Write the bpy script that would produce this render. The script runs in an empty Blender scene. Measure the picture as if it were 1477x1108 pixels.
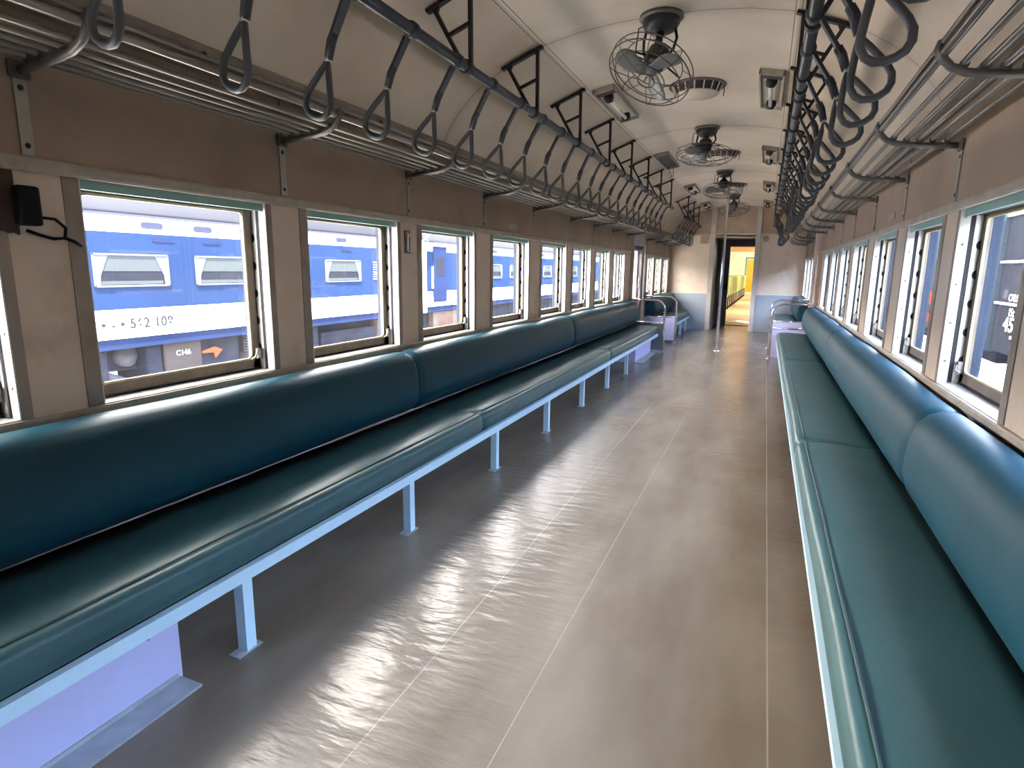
import bpy, bmesh, math, random
from mathutils import Vector, Matrix
random.seed(7)
scene = bpy.context.scene
COL = scene.collection
PI = math.pi

# ---------------------------------------------------------------- materials
def new_mat(name):
    m = bpy.data.materials.new(name); m.use_nodes = True
    nt = m.node_tree; nt.nodes.clear()
    out = nt.nodes.new('ShaderNodeOutputMaterial')
    return m, nt, out

def L(nt, a, b): nt.links.new(a, b)

def mat(name, col, rough=0.5, metal=0.0, spec=0.5, var=0.0, vscale=6.0, dark=None, bump=0.0, bscale=60.0,
        stretch=(1, 1, 1), coat=0.0, sheen=0.0, spots=0.0, spotcol=(0.1, 0.07, 0.05), spotscale=5.0):
    """principled surface with procedural colour variation, stains and fine bump"""
    m, nt, out = new_mat(name)
    p = nt.nodes.new('ShaderNodeBsdfPrincipled')
    L(nt, p.outputs[0], out.inputs[0])
    p.inputs['Roughness'].default_value = rough
    p.inputs['Metallic'].default_value = metal
    p.inputs['Specular IOR Level'].default_value = spec
    if coat: p.inputs['Coat Weight'].default_value = coat; p.inputs['Coat Roughness'].default_value = 0.25
    geo = nt.nodes.new('ShaderNodeNewGeometry')
    mp = nt.nodes.new('ShaderNodeMapping'); mp.inputs['Scale'].default_value = stretch
    L(nt, geo.outputs['Position'], mp.inputs['Vector'])
    cur = None
    if var > 0:
        n = nt.nodes.new('ShaderNodeTexNoise'); n.inputs['Scale'].default_value = vscale; n.inputs['Detail'].default_value = 5
        L(nt, mp.outputs[0], n.inputs['Vector'])
        r = nt.nodes.new('ShaderNodeValToRGB')
        d = dark or tuple(c * (1 - var) for c in col)
        r.color_ramp.elements[0].position = 0.32; r.color_ramp.elements[1].position = 0.68
        r.color_ramp.elements[0].color = (*d, 1); r.color_ramp.elements[1].color = (*col, 1)
        L(nt, n.outputs['Fac'], r.inputs[0]); cur = r.outputs[0]
    if spots > 0:
        n2 = nt.nodes.new('ShaderNodeTexNoise'); n2.inputs['Scale'].default_value = spotscale; n2.inputs['Detail'].default_value = 8
        n2.inputs['Roughness'].default_value = 0.65
        L(nt, mp.outputs[0], n2.inputs['Vector'])
        r2 = nt.nodes.new('ShaderNodeValToRGB')
        r2.color_ramp.elements[0].position = 0.56; r2.color_ramp.elements[1].position = 0.72
        r2.color_ramp.elements[0].color = (0, 0, 0, 1); r2.color_ramp.elements[1].color = (spots, spots, spots, 1)
        L(nt, n2.outputs['Fac'], r2.inputs[0])
        mx = nt.nodes.new('ShaderNodeMix'); mx.data_type = 'RGBA'
        L(nt, r2.outputs[0], mx.inputs[0])
        if cur is not None: L(nt, cur, mx.inputs[6])
        else: mx.inputs[6].default_value = (*col, 1)
        mx.inputs[7].default_value = (*spotcol, 1)
        cur = mx.outputs[2]
    if cur is not None: L(nt, cur, p.inputs['Base Color'])
    else: p.inputs['Base Color'].default_value = (*col, 1)
    if bump > 0:
        n3 = nt.nodes.new('ShaderNodeTexNoise'); n3.inputs['Scale'].default_value = bscale; n3.inputs['Detail'].default_value = 4
        L(nt, mp.outputs[0], n3.inputs['Vector'])
        b = nt.nodes.new('ShaderNodeBump'); b.inputs['Strength'].default_value = bump; b.inputs['Distance'].default_value = 0.01
        L(nt, n3.outputs['Fac'], b.inputs['Height']); L(nt, b.outputs[0], p.inputs['Normal'])
    return m

M = {}
M['wall'] = mat('wall_laminate', (0.77, 0.635, 0.52), 0.5, spec=0.35, var=0.12, vscale=3.0, bump=0.05, bscale=90, spots=0.45, spotcol=(0.40, 0.29, 0.215), spotscale=2.6)
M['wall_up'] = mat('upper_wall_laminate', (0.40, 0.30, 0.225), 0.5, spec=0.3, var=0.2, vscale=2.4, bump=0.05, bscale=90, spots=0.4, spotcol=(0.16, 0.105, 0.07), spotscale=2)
M['trim'] = mat('trim_paint', (0.48, 0.43, 0.36), 0.5, var=0.25, vscale=8, spots=0.5, spotcol=(0.14, 0.10, 0.07), spotscale=9, bump=0.06, bscale=50)
M['cornice'] = mat('cornice_paint', (0.22, 0.19, 0.16), 0.5, var=0.25, vscale=8)
M['reveal'] = mat('grey_reveal', (0.24, 0.235, 0.24), 0.5, var=0.15, vscale=4)
M['alu'] = mat('aluminium_jamb', (0.80, 0.80, 0.78), 0.38, metal=0.25, var=0.12, vscale=9, stretch=(1, 1, 0.3), spots=0.3, spotcol=(0.35, 0.33, 0.3), spotscale=14)
M['flange'] = mat('brown_grey_flange', (0.36, 0.30, 0.25), 0.45, metal=0.2, var=0.3, vscale=7)
M['own_blue'] = mat('faded_blue_outer_paint', (0.030, 0.042, 0.066), 0.6, spec=0.1, var=0.15, vscale=8)
M['alu_dark'] = mat('tarnished_aluminium', (0.30, 0.27, 0.25), 0.45, metal=0.4, var=0.3, vscale=10)
M['sill'] = mat('white_sill', (0.80, 0.79, 0.76), 0.5, var=0.1, vscale=12, spots=0.3, spotcol=(0.4, 0.36, 0.3), spotscale=20)
M['teal'] = mat('teal_blind', (0.26, 0.46, 0.44), 0.5, var=0.12, vscale=10)
M['groove'] = mat('black_rubber', (0.015, 0.013, 0.018), 0.6)
M['sash'] = mat('brown_sash', (0.17, 0.13, 0.095), 0.5, metal=0.2, var=0.3, vscale=12)
M['gasket'] = mat('yellow_gasket', (0.42, 0.36, 0.20), 0.6, var=0.2, vscale=14)
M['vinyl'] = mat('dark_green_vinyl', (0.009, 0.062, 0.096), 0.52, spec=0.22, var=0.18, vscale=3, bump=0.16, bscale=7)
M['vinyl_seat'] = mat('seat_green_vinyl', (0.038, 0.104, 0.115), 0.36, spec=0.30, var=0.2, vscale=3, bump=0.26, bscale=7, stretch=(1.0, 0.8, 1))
M['piping'] = mat('vinyl_piping', (0.014, 0.055, 0.06), 0.4)
M['lblue'] = mat('light_blue_paint', (0.50, 0.72, 0.88), 0.4, var=0.05, vscale=8, spots=0.1, spotcol=(0.35, 0.42, 0.5), spotscale=25)
M['lavender'] = mat('lavender_paint', (0.48, 0.50, 0.78), 0.45, var=0.06, vscale=5, spots=0.12, spotcol=(0.3, 0.3, 0.45), spotscale=12)
M['kick'] = mat('scuffed_aluminium', (0.42, 0.47, 0.52), 0.45, metal=0.3, var=0.25, vscale=12)
M['bar'] = mat('blue_grey_rail', (0.019, 0.022, 0.030), 0.38, spec=0.4, var=0.2, vscale=20)
M['iron'] = mat('dark_iron', (0.017, 0.016, 0.016), 0.5, spec=0.35, metal=0.1, var=0.3, vscale=18)
M['strap'] = mat('strap_leather', (0.021, 0.023, 0.031), 0.5, spec=0.35, var=0.25, vscale=25)
M['loop'] = mat('loop_plastic', (0.055, 0.058, 0.064), 0.45, spec=0.35, var=0.2, vscale=30)
M['rack_metal'] = mat('rack_steel', (0.25, 0.225, 0.205), 0.28, metal=0.7, var=0.25, vscale=5, stretch=(1, 0.3, 1))
M['rack_cast'] = mat('cast_bracket', (0.15, 0.14, 0.135), 0.42, metal=0.4, var=0.3, vscale=14)
M['strip'] = mat('steel_strip', (0.42, 0.40, 0.36), 0.42, metal=0.4, var=0.2, vscale=10)
M['chrome'] = mat('chrome_tube', (0.72, 0.72, 0.74), 0.2, metal=0.9, var=0.15, vscale=9)
M['fan_dark'] = mat('fan_motor', (0.013, 0.014, 0.016), 0.45, spec=0.4, var=0.3, vscale=18)
M['fan_canopy'] = mat('fan_canopy', (0.12, 0.10, 0.09), 0.5, var=0.3, vscale=12)
M['fan_blade'] = mat('fan_blade', (0.10, 0.102, 0.106), 0.45, metal=0.1, var=0.15, vscale=9)
M['fan_cage'] = mat('fan_cage', (0.07, 0.055, 0.045), 0.45, metal=0.5)
M['lamp_frame'] = mat('lamp_frame', (0.30, 0.26, 0.21), 0.5, var=0.3, vscale=14)
M['tube'] = mat('lamp_tube', (0.85, 0.85, 0.82), 0.2)
M['endblue'] = mat('blue_grey_panel', (0.33, 0.38, 0.46), 0.5, var=0.08, vscale=3, spots=0.2, spotcol=(0.22, 0.22, 0.25), spotscale=5)
M['post'] = mat('cream_post', (0.50, 0.46, 0.42), 0.5, var=0.15, vscale=5, spots=0.3, spotcol=(0.22, 0.16, 0.12), spotscale=4)
M['doorgrey'] = mat('grey_door', (0.13, 0.14, 0.17), 0.5, var=0.15, vscale=6)
M['peach'] = mat('peach_post', (0.62, 0.45, 0.35), 0.5, var=0.2, vscale=8)
M['paper'] = mat('paper_label', (0.45, 0.42, 0.37), 0.7, var=0.15, vscale=20)
M['black'] = mat('black_plastic', (0.008, 0.008, 0.010), 0.7, spec=0.2)
M['soot'] = mat('sooty_wood', (0.045, 0.022, 0.016), 0.7, var=0.4, vscale=9)
M['white_ext'] = mat('white_coach_paint', (0.62, 0.62, 0.62), 0.6, spec=0.0, var=0.03, vscale=1)
M['blue_ext'] = mat('blue_coach_paint', (0.0060, 0.0130, 0.0340), 0.6, spec=0.0, var=0.16, vscale=0.8)
M['blue_skirt'] = mat('blue_skirt_paint', (0.0065, 0.0109, 0.0290), 0.6, spec=0.0, var=0.2, vscale=1.5)
M['roof_ext'] = mat('grey_coach_roof', (0.0165, 0.0165, 0.0185), 0.7, spec=0.0, var=0.14, vscale=0.7)
M['grey_ext'] = mat('grey_fitting', (0.0264, 0.0264, 0.0396), 0.7, spec=0.0)
M['gear'] = mat('under_gear', (0.0121, 0.0132, 0.0187), 0.8, spec=0.0, var=0.4, vscale=3)
M['gear_tan'] = mat('tan_tank', (0.0286, 0.0242, 0.0231), 0.8, spec=0.0, var=0.15, vscale=2)
M['gear_lt'] = mat('light_gear', (0.0330, 0.0330, 0.0374), 0.8, spec=0.0, var=0.2, vscale=4)
M['orange'] = mat('orange_paint', (0.1210, 0.0308, 0.0132), 0.7, spec=0.0)
M['brick'] = mat('red_ballast_boxes', (0.0484, 0.0220, 0.0154), 0.9, spec=0.0, var=0.6, vscale=2.4, dark=(0.0616, 0.0528, 0.0462))
M['wagon'] = mat('blue_grey_wagon', (0.0230, 0.0264, 0.0379), 0.7, spec=0.0, var=0.2, vscale=1.2, stretch=(1, 1, 0.4))
M['wagon_lt'] = mat('pale_blue_wagon', (0.0253, 0.0356, 0.0506), 0.7, spec=0.0, var=0.15, vscale=1.5)
M['white_mark'] = mat('white_lettering', (0.85, 0.85, 0.85), 0.6)
M['grey_mark'] = mat('grey_lettering', (0.0115, 0.0115, 0.0125), 0.8, spec=0.0)
M['glass_ext'] = mat('coach_glass', (0.0088, 0.0099, 0.0132), 0.6, spec=0.0, var=0.3, vscale=1.5)
M['blind_ext'] = mat('coach_blind', (0.0242, 0.0275, 0.0275), 0.7, spec=0.0)
M['curtain'] = mat('coach_curtain', (0.0396, 0.0440, 0.0616), 0.7, spec=0.0)
M['concrete'] = mat('pale_ballast', (0.36, 0.35, 0.33), 0.9, var=0.35, vscale=3, bump=0.4, bscale=12)
M['rust'] = mat('rusty_rail', (0.11, 0.06, 0.035), 0.6, var=0.3, vscale=8)
M['cream_floor'] = mat('cream_floor', (0.58, 0.50, 0.32), 0.6, var=0.06, vscale=2)
M['next_wall'] = mat('mint_wall', (0.84, 0.88, 0.80), 0.6, var=0.05, vscale=2)
M['next_ceil'] = mat('orange_ceiling', (0.66, 0.34, 0.13), 0.6, var=0.1, vscale=1)
M['next_seat'] = mat('lime_seat', (0.42, 0.52, 0.24), 0.5, var=0.12, vscale=1)
M['next_base'] = mat('white_seat_base', (0.72, 0.70, 0.62), 0.5)
M['yellow'] = mat('yellow_door', (0.85, 0.50, 0.02), 0.4, var=0.1, vscale=3)
M['gap_seal'] = mat('teal_frame', (0.12, 0.30, 0.28), 0.5)

# ceiling: cream board with dark panel seams (real joints of the boards) and grime spots
def ceiling_mat():
    m, nt, out = new_mat('ceiling_board')
    p = nt.nodes.new('ShaderNodeBsdfPrincipled'); L(nt, p.outputs[0], out.inputs[0])
    p.inputs['Roughness'].default_value = 0.38; p.inputs['Specular IOR Level'].default_value = 0.45
    geo = nt.nodes.new('ShaderNodeNewGeometry'); sep = nt.nodes.new('ShaderNodeSeparateXYZ')
    L(nt, geo.outputs['Position'], sep.inputs[0])
    def math_(op, a, b=None, c=None):
        n = nt.nodes.new('ShaderNodeMath'); n.operation = op
        for i, v in enumerate((a, b, c)):
            if v is None: continue
            if isinstance(v, (int, float)): n.inputs[i].default_value = v
            else: L(nt, v, n.inputs[i])
        return n.outputs[0]
    ax = math_('ABSOLUTE', sep.outputs[0])
    def line(v, centre, w):
        d = math_('ABSOLUTE', math_('SUBTRACT', v, centre))
        return math_('LESS_THAN', d, w)
    l1 = line(ax, 0.662, 0.0025); l2 = line(ax, 0.692, 0.0022)
    ym = math_('MODULO', math_('ADD', sep.outputs[1], 2.74 * 4 - 3.58 + 1.37), 2.74)
    l3 = line(ym, 1.37, 0.0035)
    lines = math_('MAXIMUM', math_('MAXIMUM', l1, l2), l3)
    n = nt.nodes.new('ShaderNodeTexNoise'); n.inputs['Scale'].default_value = 1.6; n.inputs['Detail'].default_value = 6
    L(nt, geo.outputs['Position'], n.inputs['Vector'])
    r = nt.nodes.new('ShaderNodeValToRGB')
    r.color_ramp.elements[0].position = 0.35; r.color_ramp.elements[1].position = 0.65
    r.color_ramp.elements[0].color = (0.58, 0.50, 0.405, 1); r.color_ramp.elements[1].color = (0.72, 0.645, 0.54, 1)
    L(nt, n.outputs['Fac'], r.inputs[0])
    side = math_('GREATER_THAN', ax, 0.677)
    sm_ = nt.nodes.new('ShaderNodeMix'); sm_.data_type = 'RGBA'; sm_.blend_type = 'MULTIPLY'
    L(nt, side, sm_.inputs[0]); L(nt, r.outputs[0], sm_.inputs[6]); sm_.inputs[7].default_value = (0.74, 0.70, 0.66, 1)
    # grime ring where the fans are bolted and along the joints
    s = nt.nodes.new('ShaderNodeTexNoise'); s.inputs['Scale'].default_value = 30; s.inputs['Detail'].default_value = 5
    L(nt, geo.outputs['Position'], s.inputs['Vector'])
    near = math_('MULTIPLY', math_('SUBTRACT', 1.0, math_('MULTIPLY', math_('ABSOLUTE', math_('SUBTRACT', ym, 1.37)), 12.0)), 0.35)
    near = math_('MAXIMUM', near, 0.0)
    dirt = math_('MULTIPLY', near, s.outputs['Fac'])
    fac = math_('MAXIMUM', math_('MULTIPLY', lines, 0.85), dirt)
    mx = nt.nodes.new('ShaderNodeMix'); mx.data_type = 'RGBA'
    L(nt, fac, mx.inputs[0]); L(nt, sm_.outputs[2], mx.inputs[6]); mx.inputs[7].default_value = (0.045, 0.032, 0.024, 1)
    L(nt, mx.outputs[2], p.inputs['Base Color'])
    b = nt.nodes.new('ShaderNodeBump'); b.inputs['Strength'].default_value = 0.12; b.inputs['Distance'].default_value = 0.02
    n4 = nt.nodes.new('ShaderNodeTexNoise'); n4.inputs['Scale'].default_value = 2.2
    L(nt, geo.outputs['Position'], n4.inputs['Vector'])
    L(nt, n4.outputs['Fac'], b.inputs['Height']); L(nt, b.outputs[0], p.inputs['Normal'])
    return m
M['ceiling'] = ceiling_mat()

# floor: worn grey-brown sheet with welded lengthwise seams, scuffs and a rippled gloss
def floor_mat():
    m, nt, out = new_mat('worn_floor_sheet')
    p = nt.nodes.new('ShaderNodeBsdfPrincipled'); L(nt, p.outputs[0], out.inputs[0])
    geo = nt.nodes.new('ShaderNodeNewGeometry'); sep = nt.nodes.new('ShaderNodeSeparateXYZ')
    L(nt, geo.outputs['Position'], sep.inputs[0])
    mp = nt.nodes.new('ShaderNodeMapping'); mp.inputs['Scale'].default_value = (1.3, 0.35, 1)
    L(nt, geo.outputs['Position'], mp.inputs[0])
    n = nt.nodes.new('ShaderNodeTexNoise'); n.inputs['Scale'].default_value = 2.2; n.inputs['Detail'].default_value = 5; n.inputs['Roughness'].default_value = 0.5
    L(nt, mp.outputs[0], n.inputs['Vector'])
    r = nt.nodes.new('ShaderNodeValToRGB')
    r.color_ramp.elements[0].position = 0.30; r.color_ramp.elements[1].position = 0.66
    r.color_ramp.elements[0].color = (0.128, 0.103, 0.080, 1); r.color_ramp.elements[1].color = (0.215, 0.184, 0.150, 1)
    L(nt, n.outputs['Fac'], r.inputs[0])
    # ochre wear patches
    n2 = nt.nodes.new('ShaderNodeTexNoise'); n2.inputs['Scale'].default_value = 1.4; n2.inputs['Detail'].default_value = 3
    L(nt, geo.outputs['Position'], n2.inputs['Vector'])
    r2 = nt.nodes.new('ShaderNodeValToRGB')
    r2.color_ramp.elements[0].position = 0.50; r2.color_ramp.elements[1].position = 0.78
    r2.color_ramp.elements[0].color = (0, 0, 0, 1); r2.color_ramp.elements[1].color = (0.6, 0.6, 0.6, 1)
    L(nt, n2.outputs['Fac'], r2.inputs[0])
    mx = nt.nodes.new('ShaderNodeMix'); mx.data_type = 'RGBA'
    L(nt, r2.outputs[0], mx.inputs[0]); L(nt, r.outputs[0], mx.inputs[6]); mx.inputs[7].default_value = (0.12, 0.082, 0.052, 1)
    # seam lines
    def line(x0, w, wob):
        a = nt.nodes.new('ShaderNodeMath'); a.operation = 'SUBTRACT'; L(nt, sep.outputs[0], a.inputs[0]); a.inputs[1].default_value = x0
        b = nt.nodes.new('ShaderNodeMath'); b.operation = 'ABSOLUTE'; L(nt, a.outputs[0], b.inputs[0])
        c = nt.nodes.new('ShaderNodeMath'); c.operation = 'LESS_THAN'; L(nt, b.outputs[0], c.inputs[0]); c.inputs[1].default_value = w
        return c.outputs[0]
    ls = [line(-0.27, 0.002, 0), line(0.745, 0.0025, 0), line(0.08, 0.0012, 0)]
    cur = ls[0]
    for l in ls[1:]:
        q = nt.nodes.new('ShaderNodeMath'); q.operation = 'MAXIMUM'; L(nt, cur, q.inputs[0]); L(nt, l, q.inputs[1]); cur = q.outputs[0]
    q = nt.nodes.new('ShaderNodeMath'); q.operation = 'MULTIPLY'; L(nt, cur, q.inputs[0]); L(nt, n2.outputs['Fac'], q.inputs[1])
    mx2 = nt.nodes.new('ShaderNodeMix'); mx2.data_type = 'RGBA'
    L(nt, q.outputs[0], mx2.inputs[0]); L(nt, mx.outputs[2], mx2.inputs[6]); mx2.inputs[7].default_value = (0.40, 0.37, 0.32, 1)
    L(nt, mx2.outputs[2], p.inputs['Base Color'])
    n5 = nt.nodes.new('ShaderNodeTexNoise'); n5.inputs['Scale'].default_value = 2.5; n5.inputs['Detail'].default_value = 2
    L(nt, mp.outputs[0], n5.inputs['Vector'])
    mr = nt.nodes.new('ShaderNodeMapRange'); mr.inputs[1].default_value = 0.3; mr.inputs[2].default_value = 0.7
    mr.inputs[3].default_value = 0.20; mr.inputs[4].default_value = 0.266
    L(nt, n5.outputs['Fac'], mr.inputs[0]); L(nt, mr.outputs[0], p.inputs['Roughness'])
    p.inputs['Specular IOR Level'].default_value = 0.36
    # ripples across the aisle plus scuffs
    mp2 = nt.nodes.new('ShaderNodeMapping'); mp2.inputs['Scale'].default_value = (5, 16, 1)
    L(nt, geo.outputs['Position'], mp2.inputs[0])
    n3 = nt.nodes.new('ShaderNodeTexNoise'); n3.inputs['Scale'].default_value = 1.3; n3.inputs['Detail'].default_value = 3
    L(nt, mp2.outputs[0], n3.inputs['Vector'])
    b = nt.nodes.new('ShaderNodeBump'); b.inputs['Strength'].default_value = 0.36; b.inputs['Distance'].default_value = 0.013
    L(nt, n3.outputs['Fac'], b.inputs['Height'])
    v = nt.nodes.new('ShaderNodeTexNoise'); v.inputs['Scale'].default_value = 16; v.inputs['Detail'].default_value = 3; v.inputs['Distortion'].default_value = 0.3
    L(nt, geo.outputs['Position'], v.inputs['Vector'])
    b2 = nt.nodes.new('ShaderNodeBump'); b2.inputs['Strength'].default_value = 0.12; b2.inputs['Distance'].default_value = 0.004
    L(nt, v.outputs['Fac'], b2.inputs['Height']); L(nt, b.outputs[0], b2.inputs['Normal'])
    L(nt, b2.outputs[0], p.inputs['Normal'])
    return m
M['floor'] = floor_mat()

def glass_mat():
    m, nt, out = new_mat('dusty_window_glass')
    t = nt.nodes.new('ShaderNodeBsdfTransparent'); t.inputs[0].default_value = (0.97, 0.98, 1.0, 1)
    g = nt.nodes.new('ShaderNodeBsdfGlossy'); g.inputs['Roughness'].default_value = 0.03; g.inputs[0].default_value = (1, 1, 1, 1)
    tr = nt.nodes.new('ShaderNodeBsdfTranslucent'); tr.inputs[0].default_value = (0.9, 0.9, 0.95, 1)
    m1 = nt.nodes.new('ShaderNodeMixShader'); m1.inputs[0].default_value = 0.03
    m2 = nt.nodes.new('ShaderNodeMixShader')
    n = nt.nodes.new('ShaderNodeTexNoise'); n.inputs['Scale'].default_value = 3; n.inputs['Detail'].default_value = 4
    geo = nt.nodes.new('ShaderNodeNewGeometry'); L(nt, geo.outputs['Position'], n.inputs['Vector'])
    mr = nt.nodes.new('ShaderNodeMapRange'); mr.inputs[3].default_value = 0.0; mr.inputs[4].default_value = 0.010
    L(nt, n.outputs['Fac'], mr.inputs[0]); L(nt, mr.outputs[0], m2.inputs[0])
    L(nt, t.outputs[0], m1.inputs[1]); L(nt, g.outputs[0], m1.inputs[2])
    L(nt, m1.outputs[0], m2.inputs[1]); L(nt, tr.outputs[0], m2.inputs[2])
    L(nt, m2.outputs[0], out.inputs[0])
    return m
M['glass'] = glass_mat()

def emit_mat(name, col, s):
    m, nt, out = new_mat(name)
    e = nt.nodes.new('ShaderNodeEmission'); e.inputs[0].default_value = (*col, 1); e.inputs[1].default_value = s
    L(nt, e.outputs[0], out.inputs[0]); return m
M['bulb'] = emit_mat('glowing_lamp', (1.0, 0.93, 0.78), 8.0)

# ---------------------------------------------------------------- mesh building
class MB:
    def __init__(self): self.v = []; self.f = []; self.sm = []
    def add(self, vs, fs, smooth=False):
        o = len(self.v); self.v += [tuple(p) for p in vs]
        self.f += [tuple(o + i for i in f) for f in fs]; self.sm += [smooth] * len(fs); return self
    def box(self, x0, x1, y0, y1, z0, z1):
        if x0 > x1: x0, x1 = x1, x0
        if y0 > y1: y0, y1 = y1, y0
        if z0 > z1: z0, z1 = z1, z0
        vs = [(x0, y0, z0), (x1, y0, z0), (x1, y1, z0), (x0, y1, z0), (x0, y0, z1), (x1, y0, z1), (x1, y1, z1), (x0, y1, z1)]
        return self.add(vs, [(0, 3, 2, 1), (4, 5, 6, 7), (0, 1, 5, 4), (1, 2, 6, 5), (2, 3, 7, 6), (3, 0, 4, 7)])
    def tube(self, pts, r, n=8, closed=False, caps=True):
        pts = [Vector(p) for p in pts]; N = len(pts)
        rr = r if isinstance(r, (list, tuple)) else [r] * N
        rings = []; prev = None
        for i, p in enumerate(pts):
            if closed: t = (pts[(i + 1) % N] - pts[i - 1])
            else: t = pts[min(i + 1, N - 1)] - pts[max(i - 1, 0)]
            t.normalize()
            if prev is None:
                a = Vector((0, 0, 1)) if abs(t.z) < 0.9 else Vector((1, 0, 0))
                u = t.cross(a).normalized()
            else:
                u = (prev - t * prev.dot(t)).normalized()
            prev = u; w = t.cross(u)
            rings.append([p + (u * math.cos(2 * PI * k / n) + w * math.sin(2 * PI * k / n)) * rr[i] for k in range(n)])
        vs = [q for ring in rings for q in ring]; fs = []
        for i in range(N if closed else N - 1):
            j = (i + 1) % N
            for k in range(n):
                l = (k + 1) % n
                fs.append((i * n + k, i * n + l, j * n + l, j * n + k))
        self.add(vs, fs, True)
        if caps and not closed:
            o = len(self.v) - len(vs)
            self.f.append(tuple(o + k for k in range(n))[::-1]); self.sm.append(False)
            self.f.append(tuple(o + (N - 1) * n + k for k in range(n))); self.sm.append(False)
        return self
    def lathe(self, prof, c=(0, 0, 0), axis=(0, 0, 1), n=20, cap=True):
        ax = Vector(axis).normalized(); a = Vector((0, 0, 1)) if abs(ax.z) < 0.9 else Vector((1, 0, 0))
        u = ax.cross(a).normalized(); w = ax.cross(u); c = Vector(c)
        vs = []
        for r, h in prof:
            for k in range(n):
                t = 2 * PI * k / n
                vs.append(c + ax * h + (u * math.cos(t) + w * math.sin(t)) * r)
        fs = []
        for i in range(len(prof) - 1):
            for k in range(n):
                l = (k + 1) % n
                fs.append((i * n + k, i * n + l, (i + 1) * n + l, (i + 1) * n + k))
        self.add(vs, fs, True)
        if cap:
            o = len(self.v) - len(vs)
            self.f.append(tuple(o + k for k in range(n))); self.sm.append(False)
            self.f.append(tuple(o + (len(prof) - 1) * n + k for k in range(n))); self.sm.append(False)
        return self
    def prism(self, prof, ax, a0, a1, smooth=False, caps=True):
        """closed profile extruded; ax='y': prof is (x,z); 'x': (y,z); 'z': (x,y)"""
        def P(p, t):
            return {'y': (p[0], t, p[1]), 'x': (t, p[0], p[1]), 'z': (p[0], p[1], t)}[ax]
        n = len(prof); vs = [P(p, a0) for p in prof] + [P(p, a1) for p in prof]
        fs = [(i, (i + 1) % n, n + (i + 1) % n, n + i) for i in range(n)]
        self.add(vs, fs, smooth)
        if caps:
            o = len(self.v) - 2 * n
            self.f.append(tuple(o + i for i in range(n))[::-1]); self.sm.append(False)
            self.f.append(tuple(o + n + i for i in range(n))); self.sm.append(False)
        return self
    def build(self, name, m, parent=None, bevel=0.0, seg=2, subsurf=0):
        me = bpy.data.meshes.new(name); me.from_pydata(self.v, [], self.f)
        me.materials.append(m)
        for p, s in zip(me.polygons, self.sm): p.use_smooth = s
        bm = bmesh.new(); bm.from_mesh(me); bmesh.ops.recalc_face_normals(bm, faces=bm.faces); bm.to_mesh(me); bm.free()
        me.update()
        o = bpy.data.objects.new(name, me); COL.objects.link(o)
        if parent is not None: o.parent = parent
        if bevel:
            b = o.modifiers.new('bevel', 'BEVEL'); b.width = bevel; b.segments = seg; b.limit_method = 'ANGLE'; b.angle_limit = math.radians(40)
        if subsurf:
            s = o.modifiers.new('sub', 'SUBSURF'); s.levels = subsurf; s.render_levels = subsurf
        return o

def tag(o, label=None, cat=None, group=None, kind=None):
    if label: o['label'] = label
    if cat: o['category'] = cat
    if group: o['group'] = group
    if kind: o['kind'] = kind
    return o
def empty(name, loc, label, cat, group=None, kind=None):
    o = bpy.data.objects.new(name, None); COL.objects.link(o); o.location = loc; o.empty_display_size = 0.1
    return tag(o, label, cat, group, kind)
def copy_tree(o, parent=None):
    c = o.copy(); COL.objects.link(c); c.parent = parent
    for ch in list(o.children): copy_tree(ch, c)
    return c
def text_part(name, body, size, m, parent, loc, rot, extrude=0.002, bold=0.0):
    cu = bpy.data.curves.new(name, 'FONT'); cu.body = body; cu.size = size; cu.extrude = extrude; cu.offset = bold
    cu.align_x = 'CENTER'; cu.align_y = 'CENTER'; cu.space_character = 1.05
    t = bpy.data.objects.new(name, cu); COL.objects.link(t)
    dg = bpy.context.evaluated_depsgraph_get(); me = bpy.data.meshes.new_from_object(t.evaluated_get(dg))
    bpy.data.objects.remove(t)
    me.materials.clear(); me.materials.append(m)
    o = bpy.data.objects.new(name, me); COL.objects.link(o); o.location = loc; o.rotation_euler = rot
    if parent is not None: o.parent = parent
    return o
ORD = ['first', 'second', 'third', 'fourth', 'fifth', 'sixth', 'seventh', 'eighth', 'ninth', 'tenth', 'eleventh', 'twelfth',
       'thirteenth', 'fourteenth', 'fifteenth', 'sixteenth', 'seventeenth', 'eighteenth', 'nineteenth', 'twentieth',
       'twenty-first', 'twenty-second', 'twenty-third', 'twenty-fourth', 'twenty-fifth']

# ---------------------------------------------------------------- setting: shell
Y0, Y1 = -3.0, 13.8          # car interior behind the camera / far wall
HALF = 1.35; OUT = 1.49
ZS, ZH = 0.805, 1.518         # sill top, underside of header trim
WIN = [(-0.80, -0.02), (0.25, 1.03), (1.268, 2.033), (2.281, 3.036), (3.30, 4.042), (4.37, 5.15), (5.50, 6.26), (6.52, 7.24), (7.50, 8.20), (8.50, 9.17)]
WIN_FAR = [(11.05, 11.72), (11.98, 12.62), (12.92, 13.52)]
DOOR = (9.66, 10.52)

fl = MB().box(-HALF - 0.1, HALF + 0.1, Y0, Y1, -0.06, 0).build('floor', M['floor'])
tag(fl, 'worn glossy grey-brown sheet floor running down the aisle', 'floor', kind='structure')

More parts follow.
